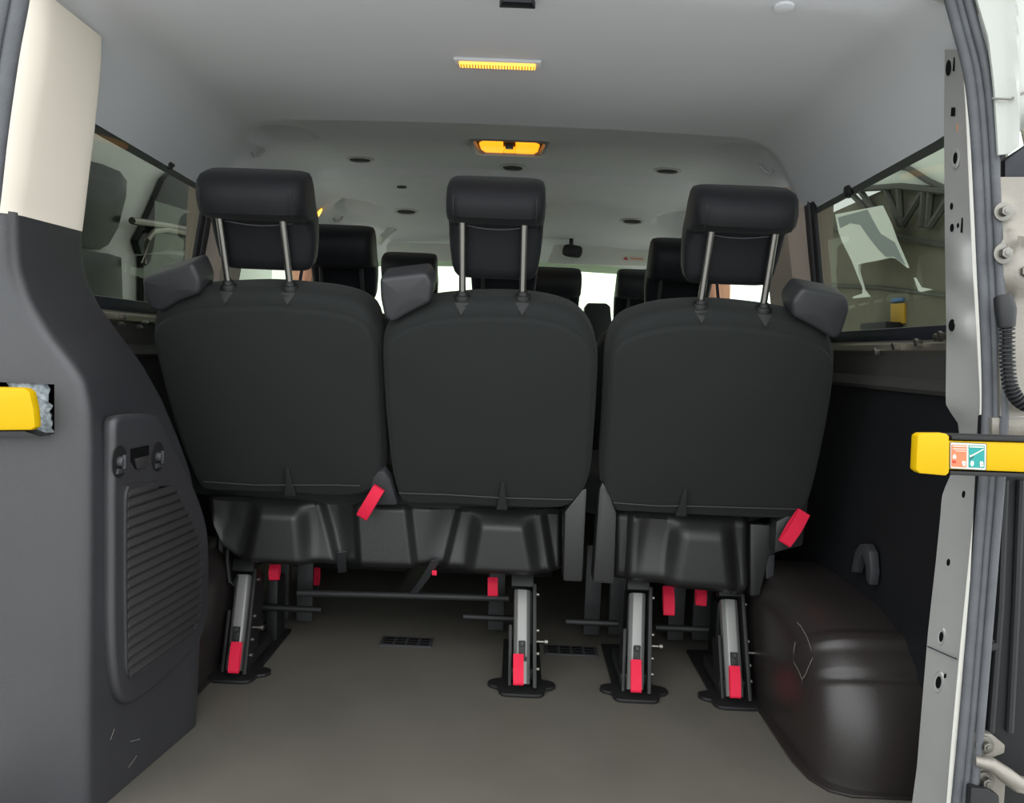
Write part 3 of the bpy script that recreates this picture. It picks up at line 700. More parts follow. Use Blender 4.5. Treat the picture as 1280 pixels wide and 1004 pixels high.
# hooked bracket on the right wall
b = B(); X = .862
rg = [UX(x, y, X) for x, y in ((1074,716),(1079,690),(1085,681),(1092,680),(1098,690),(1100,715),(1098,732),(1094,726),(1092,705),(1088,694),(1083,700),(1079,716))]
b.prism(rg, V((-.02,0,0))); tag(b.build('wall_bracket', M['belt'], bevel=.003), 'small dark curved bracket on the right wall above the wheel arch', 'bracket')
# clips along the right sill
for i, (x, y) in enumerate(((1096,440),(1120,434),(1148,429),(1173,423),(1178,420))):
    p = UX(x, y, .832); b = B(); b.box(p, (.012, .010, .012)); b.cyl(p + V((-.002,0,.004)), (-1,0,0), .005, .007, 10); tag(b.build('sill_clip', M['bolt'], bevel=.001), 'small metal clip on the right window sill, ' + ('farthest from the bare pillar', 'fourth from the bare pillar', 'third from the bare pillar', 'second from the bare pillar', 'nearest the bare pillar')[i], 'clip', 'metal clips along the right window sill')
for i, (x, y) in enumerate(((154,396),(150,405),(180,403),(173,409))):
    p = UX(x, y, -.832); b = B(); b.box(p, (.012, .010, .010)); b.cyl(p, (1,0,0), .005, .008, 10); tag(b.build('sill_clip', M['bolt'], bevel=.001), 'small metal clip on the left window sill, ' + ('upper one by the side trim', 'lower one by the side trim', 'upper one by the seat', 'lower one by the seat')[i], 'clip', 'metal clips along the left window sill')

# ------------------------------------------------------------------ bare metal pillar on the right
IN = [(1181,62),(1180,150),(1181,300),(1183,420),(1182,500),(1183,512),(1190,518),(1197,528),(1199,541),(1190,590),(1180,612),(1177,622),(1176,640),(1170,700),(1160,790),(1155,850),(1146,960),(1140,1004),(1132,1075)]
ED = [(1202,62),(1206,120),(1209,180),(1212,250),(1216,340),(1221,420),(1225,500),(1223,560),(1217,640),(1209,720),(1199,820),(1189,930),(1183,1004),(1176,1075)]
PD, PE = 1.275, 1.215
pl = thing('rear_door_pillar', (.80, 1.25, 0), 'bare silver painted rear door pillar with punched holes at the right', 'pillar')
rows = []
for i in range(90):
    y = 62 + (1075-62)*i/89; a = UY(interp(IN, y, 0, 1), y, PD); e = UY(interp(ED, y, 0, 1), y, PE)
    st = .008*(sm((y-296)/9)*(1-sm((y-352)/9)) + sm((y-388)/7)*(1-sm((y-422)/7)))         # pressed step
    r = [a + V((.06,.03,0)), a + V((.012,.008,0)), a + V((.002,.001,0)), a]
    for k in range(1, 7): r.append(a.lerp(e, k/7) + V((-st*math.sin(math.pi*k/7), -st*math.sin(math.pi*k/7), 0)))
    r.append(e); rows.append(r)
b = B(); b.grid(rows); b.build('pillar_skin', M['paint'], pl, angle=50)
rows = []
for i in range(90):
    y = 62 + (1075-62)*i/89; e = UY(interp(ED, y, 0, 1), y, PE)
    rows.append([e, e + V((.001,-.004,0)), e + V((.004,-.006,0)), e + V((.009,-.005,0)), e + V((.02,.01,0))])
b = B(); b.grid(rows); b.build('pillar_flange', M['flange_pale'], pl, angle=60)  # lip coloured paler than the pillar skin
def pil_hole(x, y, rx, ry, ring=0, sq=False):
    t = (x-interp(IN, y, 0, 1))/(interp(ED, y, 0, 1)-interp(IN, y, 0, 1)); dep = PD+(PE-PD)*t
    c = UY(x, y, dep); s_ = dep/F
    a = UY(interp(IN, y, 0, 1), y, PD); e = UY(interp(ED, y, 0, 1), y, PE); uu = (e-a).normalized(); nn = V((-1,-.5,0)).normalized()
    k = s_/max(.25, abs(uu.x - uu.y*(x-650)/F))
    n = 20 if not sq else 4
    c2 = c + nn*(.0006 + (.0075 if 390 < y < 420 else 0))
    def el(f): return [c2 + uu*(rx*k*f*math.cos(2*math.pi*(i+.5*sq)/n)*(1.35 if sq else 1)) + V((0,0,1))*(ry*s_*f*math.sin(2*math.pi*(i+.5*sq)/n)*(1.35 if sq else 1)) for i in range(n)]
    if ring:
        b = B(); b.loft([[p for p in el(1.9)], [p + nn*.0022 for p in el(1.6)], [p + nn*.0016 for p in el(1.05)]], False); rg = b.build('hole_rim', M['paint'], pl)
    b = B(); b.prism(el(1), nn*(.0012 if not ring else .0016)); b.build('punched_hole', M['hole'], pl)
for h in ((1186,85,3.2,9.5),(1193,80,.9,9,0,True),(1192,140,2.6,5.5,0,True),(1195,198,2.6,7,1),(1190,258,1.7,4.2),(1190.5,285,2.2,5),(1198,282,1.3,3),(1203,281,1.0,10,0,True),
          (1194,407,4,7.5),(1204,405,1.6,4.2),(1205,618,1.8,4.5),(1186,703,2,4.5),(1177.5,796,2.6,6.5,1),(1174,853,3.4,8,1),(1182,845,1.4,3.2)): pil_hole(*h)
b = B(); jj = UY(1160,808,PD-.002); kk = UY(1196,824,PE-.004); b.tube([jj + V((-.001,-.001,0)), jj.lerp(kk,.8) + V((-.0015,-.001,0)), kk], .0012, 6); b.build('panel_seam', M['sd'], pl)
# rust stain by the upper joint, tan sealant
b = B(); c = UY(1199,163,1.24); b.prism([c + V((x*.001, -.002+.0*x, z*.001)) for x, z in ((-6,10),(2,12),(6,6),(7,-8),(4,-24),(1,-8),(-5,-2))], V((-.001,-.001,0))); b.build('sealant_dab', M['tan'], pl)

# door seal following the opening, three ribs
def seal(pts, dep, label, offs):
    P = [UY(x, y, dep) for x, y in pts]
    Q = []
    for i in range(len(P)-1):
        a, bb, c, d = P[max(i-1,0)], P[i], P[i+1], P[min(i+2,len(P)-1)]
        for j in range(10):
            t = j/10; Q.append(.5*((2*bb)+(c-a)*t+(2*a-5*bb+4*c-d)*t*t+(3*bb-a-3*c+d)*t**3))
    Q.append(P[-1])
    o = thing('door_seal', (P[-1].x, dep, 0), label, 'seal', 'rubber seals round the rear opening')
    for (dx, dy, r, m, nm) in offs:
        b = B(); b.tube([q + V((dx, dy, 0)) for q in Q], r, 10); b.build(nm, m, o)
    return o
sp = [(1187,-60),(1192,-20),(1205,30),(1220,90),(1228,160),(1233,250),(1237,340),(1241,420),(1243,500),(1240,580),(1232,680),(1224,780),(1214,900),(1204,1004),(1196,1080)]
seal(sp, 1.17, 'ribbed grey rubber seal beside the bare pillar at the right', [(-.004,.010,.0085,M['rubber'],'inner_bulb'),(.0045,.002,.0058,M['rubber'],'middle_rib'),(.0112,-.007,.0064,M['rubber'],'outer_rib'),(.004,.014,.0115,M['rubberd'],'seal_core')])
tp = [UY(36,-60,1.12) + V((-.013,0,0)), V((-.62,1.13,1.455)), V((-.3,1.135,1.47)), V((0,1.14,1.475)), V((.3,1.15,1.47)), V((.62,1.165,1.455)), UY(1187,-60,1.17)]
b = B(); b.tube(tp, .012, 10); tag(b.build('header_seal', M['rubber']), 'grey rubber seal across the top of the rear opening, above the ceiling edge', 'seal', 'rubber seals round the rear opening')
sl = [(36,-60),(30,-5),(18,60),(9,120),(1,180),(-8,260),(-20,330)]
seal(sl, 1.12, 'grey rubber seal beside the cream pillar cover at upper left', [(-.004,0,.0115,M['rubber'],'inner_bulb'),(-.022,-.006,.009,M['rubber'],'outer_rib'),(-.014,.004,.013,M['rubberd'],'seal_core')])

# ------------------------------------------------------------------ outer body and hinges right of the seal
DY = 1.16
body = thing('outer_body_edge', (.86, DY, 0), 'black outer door channel to the right of the ribbed seal, below the corrugated conduit', 'body panel')
def yplate(px, y, d, name, m, root, bevel=.004):
    b = B(); b.prism([UY(x, yy, y) for x, yy in px], V((0, d, 0))); return b.build(name, m, root, bevel=bevel)
yplate([(1236,520),(1420,520),(1400,1090),(1208,1090)], DY+.02, .03, 'channel', M['wallblk'], body)
for x0, x1, xb in ((1276,1284,1262),(1256,1260,1238)):
    b = B(); b.tube([UY(x0,600,DY+.016), UY(x0-6,760,DY+.016), UY(xb,915,DY+.016)], .006, 8); b.build('channel_rib', M['rubberd'], body)
b = B(); c = UY(1240,806,DY+.018); b.box(c, (.018,.008,.018)); b.cyl(c + V((0,-.002,0)), (0,-1,0), .006, .006, 10); b.build('channel_bolt', M['rubberd'], body)
wd = thing('rear_door', (.95, DY, 0), 'white rear door edge at the upper right corner, opened outward', 'door')
rows = []
for j in range(24):
    r = []
    for i in range(25):
        t = i/24; xb_ = 1242 + 88*t; bot_ = interp([(1238,195),(1257,193),(1280,168),(1330,120)], xb_)
        y = -70 + (bot_+70)*j/23; x0 = interp([(1200,-70),(1219,0),(1234,50),(1241,110),(1246,195)], y, 0, 1)
        x = x0 + (1330-x0)*t
        rib = .010*math.exp(-((x-1262-0.02*y)/5)**2) - .012*sm((x-1266)/30)
        lo = -.05*sm((y-120-(1280-x)*.0)/60)*sm((x-1262)/30)
        r.append(UY(x, y, DY-.01) - V((0, rib+lo, 0)))
    rows.append(r)
b = B(); b.grid(rows); b.build('door_panel', M['white'], wd, thick=.004, angle=60)
b = B(); b.tube([UY(1240,123,DY-.014), UY(1262,124,DY-.024), UY(1280,116,DY-.012), UY(1330,95,DY-.010)], .0016, 6); b.build('panel_joint', M['scratch'], wd)
yplate([(1256,200),(1330,150),(1340,232),(1300,238),(1270,234),(1256,226)], DY+.005, .02, 'lamp_housing', M['navy'], wd)
yplate([(1242,196),(1252,196),(1252,222),(1243,222)], DY, .02, 'lamp_bracket', M['blackp'], wd)
HG = 'rear door hinges'
hu = thing('hinge_assembly', (.93, DY, .95), 'grey cast hinge plate with bolts above the corrugated conduit', 'hinge', HG)
rows = []
for j in range(40):
    y = 222 + (520-222)*j/39; r = []
    for i in range(26):
        x = 1248 + (1345-1248)*i/25
        arm = .020*math.exp(-((y-(300-.30*(x-1255)))/11)**2)*sm((x-1250)/10)
        bow = .012*math.exp(-((math.hypot(x-1276, (y-342)))/24)**4) + .008*math.exp(-((math.hypot(x-1255, y-316))/14)**4) + .008*math.exp(-((math.hypot(x-1253, y-265))/12)**4)
        dip = -.012*math.exp(-((y-(375-.0*(x-1255)))/14)**2)*sm((x-1244)/6)*(1-sm((x-1262)/8))
        r.append(UY(x, y, DY+.005) - V((0, arm+bow+dip, 0)))
    rows.append(r)
b = B(); b.grid(rows); b.build('hinge_plate', M['castm'], hu, thick=.004, angle=60)
for x, y, r in ((1253,265,.008),(1254,317,.009),(1279,340,.009)):
    b = B(); c = UY(x, y, DY-.006); b.cyl(c, (0,-1,0), r*1.8, .003, 24); b.cyl(c + V((0,-.003,0)), (0,-1,0), r, .008, 6); b.cyl(c + V((0,-.011,0)), (0,-1,0), r*.5, .001, 12); b.build('hinge_bolt', M['bolt'], hu, bevel=.0008)
hl = thing('hinge_assembly', (.90, DY, .1), 'bronze-grey hinge plate with a cranked arm at the lower right corner', 'hinge', HG)
yplate([(1219,916),(1240,918),(1257,932),(1256,942),(1240,948),(1258,972),(1256,1000),(1250,1080),(1208,1080)], DY+.004, .02, 'hinge_plate', M['castm'], hl, .003)
b = B(); P = [UY(1219,951,DY-.004), UY(1240,956,DY-.012), UY(1256,968,DY-.02), UY(1272,980,DY-.022), UY(1300,986,DY-.02), UY(1340,985,DY-.02)]
b.tube(P, [.008,.011,.013,.013,.013,.013], 12); b.build('hinge_arm', M['castm'], hl)
for x, y, r in ((1230,931,.0085),(1230,976,.009)):
    b = B(); c = UY(x, y, DY+.003); b.cyl(c, (0,-1,0), r*1.75, .003, 24); b.cyl(c + V((0.001,-.003,0)), (0,-1,0), r, .008, 6); b.cyl(c + V((0.001,-.011,0)), (0,-1,0), r*.5, .002, 12); b.build('hinge_bolt', M['bolt'], hl, bevel=.0008)
yplate([(1214,985),(1235,986),(1250,996),(1252,1075),(1208,1080)], DY-.012, .015, 'hinge_foot', M['rubberd'], hl, .004)
# corrugated conduit
ct = thing('cable_conduit', (.93, DY, .8), 'black corrugated cable conduit hanging below the upper hinge', 'conduit')
path = [UY(x, y, DY-.022) for x, y in ((1257,385),(1258,400),(1259,418),(1259,440),(1260,460),(1262,478),(1267,492),(1275,502),(1287,508),(1305,510))]
Q = []
for i in range(len(path)-1):
    a, bb, c, d = path[max(i-1,0)], path[i], path[i+1], path[min(i+2,len(path)-1)]
    for j in range(24):
        t = j/24; Q.append(.5*((2*bb)+(c-a)*t+(2*a-5*bb+4*c-d)*t*t+(3*bb-a-3*c+d)*t**3))
L = 0; rr = []
for i, q in enumerate(Q):
    if i: L += (q-Q[i-1]).length
    rr.append(.0085 + .0022*(1 if (L % .0062) < .0034 else -1) if L > .03 else .011)
b = B(); b.tube(Q, rr, 14); b.build('corrugated_sleeve', M['rubberd'], ct, angle=25)
b = B(); b.tube([UY(1254,372,DY-.014), UY(1257,388,DY-.022), UY(1258,408,DY-.022)], [.013,.0145,.012], 14); b.build('rubber_boot', M['rubberd'], ct)
yplate([(1240,522),(1330,520),(1330,548),(1240,545)], DY+.004, .012, 'conduit_tray', M['castm'], ct, .003)

# ------------------------------------------------------------------ yellow door check arms
AY = 1.05
ra = thing('door_check_arm', (UY(1165,568,AY).x, AY, UY(1165,568,AY).z-.03), 'yellow door check arm with an orange and teal sticker, at the right', 'door arm', 'yellow rear door check arms')
yplate([(1147,545),(1152,542),(1183,542),(1187,545),(1187,591),(1183,595),(1150,592),(1145,588)], AY, .018, 'arm_head', M['yellow'], ra, .004)
b = B(); b.prism([UY(x, y, AY+.004) for x, y in ((1185,551),(1420,557),(1420,596),(1185,587))], V((0,.034,0))); b.build('arm_bar', M['yellow'], ra, bevel=.003)
for q in (((1190,544.5),(1420,552),(1420,556.5),(1190,549.5)), ((1188,589),(1420,597),(1420,602),(1188,594))):
    b = B(); b.prism([UY(x, y, AY+.002) for x, y in q], V((0,.04,0))); b.build('arm_groove', M['metalblk'], ra, bevel=.001)
def sk(q, m, root, dy, name):
    b = B(); b.prism([UY(x, y, AY+.0038-dy) for x, y in q], V((0,.0005,0))); return b.build(name, m, root)
s0 = sk([(1187.5,554),(1189,552.5),(1232,554.5),(1233.5,556),(1233,587),(1231.5,588.5),(1188.5,586),(1187,584.5)], M['sd'], ra, .0004, 'sticker')
sk([(1188.2,554.4),(1189.3,553.3),(1231.6,555.2),(1232.7,556.4),(1232.3,586.6),(1231,587.6),(1189,585.4),(1188,584)], M['sw'], s0, .0009, 'sticker_ground')
sk([(1189.5,556),(1208.5,556.6),(1208,584.4),(1189.3,583.4)], M['so'], s0, .0014, 'orange_panel')
sk([(1211,556.7),(1230.8,557.4),(1230.6,585.2),(1210.8,584.4)], M['st'], s0, .0014, 'teal_panel')
for q, m, nm in (([(1191,557.2),(1207.5,557.8),(1207.5,559),(1191,558.4)],'sw','orange_line'), ([(1191,560.6),(1207.5,561.2),(1207.5,562.2),(1191,561.6)],'sw','orange_line'), ([(1193,563.4),(1207.5,563.9),(1207.5,564.8),(1195,564.3)],'sw','orange_line'),
     ([(1191,573.5),(1191,570),(1193,567.5),(1195.5,570),(1195.2,573.5)],'sw','hand_symbol'), ([(1190.8,576),(1195,576.2),(1194.8,579),(1190.6,578.8)],'sr','red_symbol'), ([(1202.5,576.5),(1207.3,576.7),(1207.2,582),(1205,583.5),(1202.6,580.5)],'sw','hand_symbol'),
     ([(1204.5,579.4),(1206.4,579.3),(1206.4,580.1),(1204.5,580.2)],'sr','arrow_symbol'),
     ([(1212,557.8),(1230,558.4),(1230,560),(1212,559.4)],'sw','teal_line'), ([(1212.5,571.5),(1212.2,568.5),(1213.5,569.5),(1229.5,561),(1229.8,562.3),(1214.5,571)],'sw','lever_symbol'), ([(1212,574),(1217,570.5),(1217,571.6),(1212.4,575)],'sd','lever_symbol'),
     ([(1213,579.5),(1214.5,576),(1217,576.5),(1217.6,580),(1216,583.3),(1213.8,582.5)],'sw','hand_symbol'), ([(1225,576.8),(1228.8,577),(1229.6,580),(1229.3,583.8),(1225,583.5)],'sw','hand_symbol'), ([(1226.5,580.3),(1228.6,580.2),(1228.6,581),(1226.5,581.1)],'sd','arrow_symbol')):
    sk(q, M[m], s0, .0019, nm)
la = thing('door_check_arm', (UY(20,512,1.16).x, 1.16, UY(20,512,1.16).z-.03), 'plain yellow door check arm reaching into the slot at the left edge', 'door arm', 'yellow rear door check arms')
b = B(); b.prism([UY(x, y, 1.165) for x, y in ((-140,480),(30,485),(37,490),(42,512),(44,535),(38,538),(-140,540))], V((0,.018,0))); b.build('arm_head', M['yellow'], la, bevel=.007)
b = B(); b.prism([UY(x, y, 1.17) for x, y in ((-140,540),(30,539),(50,546),(-140,549))], V((0,.03,0))); b.build('arm_groove', M['metalblk'], la, bevel=.001)

# ------------------------------------------------------------------ ceiling fittings
def cn(p):
    h = .01; dzx = (ceil_z(p.x+h, p.y)-ceil_z(p.x-h, p.y))/(2*h); dzy = (ceil_z(p.x, p.y+h)-ceil_z(p.x, p.y-h))/(2*h)
    n = V((dzx, dzy, -1)).normalized(); u = (V((1,0,0)) - n*n.x).normalized(); v = n.cross(u); return n, u, v
def ell(c, u, v, a, b_, n=32): return [c + u*a*math.cos(2*math.pi*i/n) + v*b_*math.sin(2*math.pi*i/n) for i in range(n)]
AV = 'round air vents in the headliner'
for x, y, r, lab in ((450,199,.046,'oval grey ceiling vent above and left of the middle headrest, level with the dome light'),(641,209,.044,'oval grey air vent in the ceiling just below the amber dome light'),(834,213,.046,'oval grey air vent in the ceiling above the left edge of the right headrest'),
                (508,264,.050,'oval air vent further forward, above the left front headrest'),(790,276,.050,'oval air vent further forward, left of the right rear headrest')):
    p = on_ceiling(x, y); n, u, v = cn(p); t = thing('ceiling_vent', p, lab, 'air vent', AV)
    b = B(); b.loft([ell(p - n*.002, u, v, r, r), ell(p + n*.004, u, v, r*.98, r*.98), ell(p + n*.005, u, v, r*.84, r*.84), ell(p + n*.001, u, v, r*.74, r*.74)], False); b.build('vent_ring', M['ring'], t)
    b = B(); b.prism(ell(p + n*.0005, u, v, r*.76, r*.76), n*.001); g = b.build('vent_bowl', M['vent'], t)
    b = B()
    for k in (-2, -1, 0, 1, 2):
        hh = r*.72*math.sqrt(1-(k/2.9)**2); q = p + v*k*r*.25 + n*.0025; b.ribbon([q - u*hh, q + u*hh], v*.003, .003)
    b.build('vent_slats', M['grill'], g)
p = on_ceiling(637, 180); n, u, v = cn(p); n = (n + V((0,-.17,0))).normalized(); v = n.cross(u); t = thing('dome_light', p, 'lit amber dome light with a silver surround in the ceiling', 'ceiling light')
def trap(w0, w1, h, off, c=.012):
    return [p + n*off + u*x + v*y for x, y in ((-w0+c,h),(w0-c,h),(w0,h-c),(w1,-h+c),(w1-c*1.2,-h),(-w1+c*1.2,-h),(-w1,-h+c),(-w0,h-c))]
sg = 1 if v.y < 0 else -1      # v towards the rear
v = v*sg
b = B(); b.loft([trap(.116,.104,.066,-.012), trap(.114,.102,.063,.012), trap(.104,.092,.052,.015), trap(.098,.086,.046,.004)], False); b.build('surround', M['paint'], t, angle=25)
b = B(); b.prism(trap(.099,.088,.048,.003), n*.002); b.build('backplate', M['wallgrey'], t)
for s in (-1, 1):
    b = B(); b.prism([p + n*.004 + u*s*x + v*y for x, y in ((.018,.030),(.074,.030),(.088,.016),(.084,-.022),(.072,-.042),(.018,-.042))], n*.008); b.build('lens', M['amber'], t, bevel=.003)
b = B(); b.prism([p + n*.005 + u*x + v*y for x, y in ((-.017,-.006),(.017,-.006),(.017,-.042),(-.017,-.042))], n*.006); b.build('centre_lens', M['amber'], t, bevel=.002)
b = B(); b.box(p + n*.014 + v*.014, (.024,.026,.010)); b.build('switch', M['belt'], t, bevel=.003)
p = on_ceiling(622, 77); n, u, v = cn(p); t = thing('light_strip', p, 'slim lit amber light strip across the rear ceiling', 'ceiling light')
b = B(); R = Matrix((u, v, -n)).transposed(); b.box(p + n*.002, (.172,.032,.008), R); b.build('strip_surround', M['headliner'], t, bevel=.003)
b = B(); b.box(p + n*.006, (.150,.020,.010), R); ln = b.build('lens', M['amber2'], t, bevel=.002)
b = B()
for k in range(26): b.box(p + n*.0115 + u*(-.0715+.00572*k) - v*(0), (.0016,.018,.002), R)
b.build('lens_ribs', M['tan'], ln)
p = on_ceiling(394, 268); n, u, v = cn(p); t = thing('reading_light', p, 'small glowing reading light in the ceiling right of the left rear headrest', 'ceiling light')
b = B(); b.prism(ell(p, u, v, .045, .028, 20), n*.006); b.build('surround', M['beige'], t, bevel=.002)
b = B(); b.prism(ell(p + n*.006, u, v, .034, .018, 20), n*.006); b.build('lens', M['amber2'], t, bevel=.002)
p = on_ceiling(640, 256); n, u, v = cn(p); t = thing('cab_light', p, 'lit ceiling light almost hidden behind the top of the middle rear headrest', 'ceiling light')
b = B(); b.prism([p + u*x + v*y for x, y in ((-.12,-.05),(.12,-.05),(.14,0),(.12,.05),(-.12,.05),(-.14,0))], n*.010); b.build('surround', M['ring'], t, bevel=.003)
b = B(); b.prism([p + n*.010 + u*x + v*y for x, y in ((-.10,-.035),(.10,-.035),(.12,0),(.10,.035),(-.10,.035),(-.12,0))], n*.016); b.build('lens', M['amber2'], t, bevel=.004)
HK = 'coat hooks in the moulded ceiling pockets'
for x, y, lab, fl in ((315,190,'grey coat hook in the ceiling pocket above the left rear headrest',1),(966,212,'grey coat hook in the ceiling pocket above the right rear headrest',-1),(417,273,'grey coat hook in the ceiling pocket left of the second-row headrest',1)):
    p = on_ceiling(x, y); n, u, v = cn(p); b = B(); b.tube([p - n*.01, p + n*.014, p + n*.018 + u*fl*.012, p + n*.016 + u*fl*.032, p + n*.010 + u*fl*.036], .006, 8); tag(b.build('coat_hook', M['ring']), lab, 'coat hook', HK)
p = on_ceiling(502, 233); n, u, v = cn(p); b = B(); b.prism(ell(p, u, v, .018, .010, 16), n*.006); tag(b.build('ceiling_clip', M['grill'], bevel=.002), 'tiny dark clip in the ceiling between the left and middle rear headrests', 'clip')
p = on_ceiling(980, 8); n, u, v = cn(p); b = B(); b.loft([ell(p, u, v, .016, .016, 20), ell(p + n*.004, u, v, .015, .015, 20), ell(p + n*.006, u, v, .009, .009, 20)]); tag(b.build('ceiling_plug', M['headliner']), 'round grey push plug in the rear ceiling at the upper right', 'clip')
p = on_ceiling(647, -3); n, u, v = cn(p); b = B(); b.prism([p + u*x + v*y for x, y in ((-.03,-.012),(.03,-.012),(.024,.010),(-.024,.010))], n*.012); tag(b.build('ceiling_latch', M['navy'], bevel=.002), 'dark latch striker at the top middle edge of the ceiling', 'latch')
for x, y, s, lab in ((212,202,-1,'dark window catch at the top of the left rear side window'),(1061,238,1,'dark window catch at the top of the right rear side window')):
    p = UX(x, y, s*.838); b = B(); b.box(p, (.016,.028,.022)); b.cyl(p + V((0,0,-.012)), (0,0,-1), .008, .006, 12); tag(b.build('window_catch', M['rubberd'], bevel=.003), lab, 'catch', 'window catches')
# sun visors, sticker, mirror, grab handle
VY = 3.62
def visor(px, label):
    b = B(); P = [UY(x, y, VY) for x, y in px]; b.prism(P, V((0,.025,.0))); t = b.build('sun_visor', M['beige'], bevel=.008); return tag(t, label, 'sun visor', 'sun visors')
M['visor'] = mat('grey_visor_cloth', (196,199,192), .8)
v1 = visor([(483,306),(487,302),(640,307),(640,330),(500,324),(482,317)], 'pale grey sun visor behind the left front headrest and middle headrest'); v1.data.materials[0] = M['visor']
v2 = visor([(683,329),(692,307),(700,304),(868,313),(868,335),(700,330)], 'pale grey sun visor with a warning label, above the right part of the windscreen'); v2.data.materials[0] = M['visor']
b = B(); b.prism([UY(x, y, VY-.001) for x, y in ((777,319.5),(806,321),(806,327),(777,325.5))], V((0,.0008,0))); lb = b.build('warning_label', M['sw'], v2)
b = B(); b.prism([UY(x, y, VY-.0016) for x, y in ((779,324.5),(782,320.8),(786,325))], V((0,.0006,0))); b.build('label_triangle', M['sr'], lb)
b = B(); b.prism([UY(x, y, VY-.0016) for x, y in ((788,322.5),(804,323.3),(804,324.6),(788,323.8))], V((0,.0006,0))); b.build('label_text_bar', M['so'], lb)
mp = UY(715,314,3.50); mr = thing('mirror_pod', mp, 'small black camera pod under the ceiling above the windscreen', 'mirror')
b = B(); pad(b, Frame(mp, (1,0,0), (0,0,1), (0,-1,0)), [(-.040,.020),(-.02,.030),(.02,.026),(.044,.018),(.046,-.012),(.030,-.030),(-.028,-.026),(-.044,-.012)], .02, -.02, .01, .004, N=40); b.build('pod_shell', M['rubberd'], mr)
b = B(); b.tube([mp + V((-.005,.0,.02)), mp + V((-.005,.02,.09))], .010, 10); b.build('pod_stalk', M['rubberd'], mr)
b = B(); b.tube([UY(474,303,3.45), UY(479,296,3.42), UY(488,288,3.42), UY(493,284,3.45)], .016, 10); tag(b.build('grab_handle', M['visor']), 'pale grab handle at the front left above the visor', 'handle')

# ------------------------------------------------------------------ outside the windows
# white van shape traced from bright and dark reflections in the left window
XV = -2.6
van = thing('van_reflection', (XV-.8, 5.2, -.58), 'white van shape standing in for reflections in the left rear window, with dark panes', 'van')
def xplate(px, x, d, name, m, root, bevel=.01):
    b = B(); b.prism([UX(a, c, x) for a, c in px], V((d, 0, 0))); return b.build(name, m, root, bevel=bevel)
b = B(); b.prism([V((XV-.06, y, z)) for y, z in ((3.7,-.30),(9.5,-.30),(9.5,1.3),(9.0,2.3),(8.0,2.45),(4.0,2.45),(3.7,2.2))], V((-1.7,0,0))); b.build('standin_body_shell', M['white'], van, bevel=.08, seg=3)
for y in (4.6, 8.2):
    b = B(); b.cyl(V((XV-.05, y, -.24)), (-1,0,0), .34, .22, 28); b.build('standin_wheel', M['rubberd'], van, bevel=.02)
xplate([(40,190),(105,199),(128,205),(150,214),(159,226),(158,246),(148,285),(136,306),(125,312),(40,300)], XV, -.05, 'upper_reflection', M['refl_dark'], van, .004)
xplate([(206,224),(214,216),(228,214),(330,232),(330,320),(217,312),(177,318),(172,300),(180,285),(196,248)], XV, -.05, 'upper_reflection', M['refl_dark'], van, .004)
xplate([(40,303),(127,316),(136,317),(152,322),(154,380),(154,420),(40,420)], XV, -.05, 'lower_reflection', M['refl_dark'], van, .004)
xplate([(217,318),(340,330),(340,440),(160,420),(180,378),(180,320)], XV, -.05, 'lower_reflection', M['refl_dark'], van, .004)
b = B(); b.tube([UX(165,276,XV+.04), UX(200,281,XV+.04), UX(255,291,XV+.04), UX(330,305,XV+.04)], .025, 8); b.build('standin_roof_rail', M['bolt'], van)
b = B(); b.tube([UX(180,330,XV+.05), UX(184,300,XV+.05), UX(192,289,XV+.05), UX(208,287,XV+.05), UX(252,296,XV+.05)], .02, 8); b.build('window_chrome', M['bolt'], van)
# trees beyond it
TG = 'trees beyond the white van shape'
def tree(x, y, h, r, label):
    t = thing('tree', (x, y, -.58), label, 'tree', TG); b = B(); b.tube([V((x,y,-.58)), V((x+.1,y,h*.4)), V((x,y,h*.7))], [.2,.15,.08], 10); b.build('trunk', M['tan'], t)
    me = bmesh.new(); bmesh.ops.create_icosphere(me, subdivisions=4, radius=1); rnd = random.Random(int(x*7+y))
    ph = [rnd.uniform(0,6) for _ in range(6)]
    for vv in me.verts:
        c = vv.co; k = 1+.14*math.sin(5*c.x+ph[0])*math.sin(6*c.y+ph[1])+.1*math.sin(11*c.z+ph[2])*math.sin(9*c.x+ph[3])+.06*math.sin(23*c.y+ph[4])*math.sin(21*c.z+ph[5]); vv.co = V((x+c.x*r*k, y+c.y*r*k, h*.62+c.z*h*.45*k))
    b = B(); b.add([v_.co.copy() for v_ in me.verts], [tuple(q.index for q in f.verts) for f in me.faces]); me.free(); b.build('crown', M['foliage'], t, angle=20)
tree(-7.4, 11, 5.5, 2.2, 'dark leafy tree outside the left windows, beyond the white van shape')
tree(-11, 16.5, 6, 2.4, 'further dark leafy tree outside the left windows, beyond the white van shape')
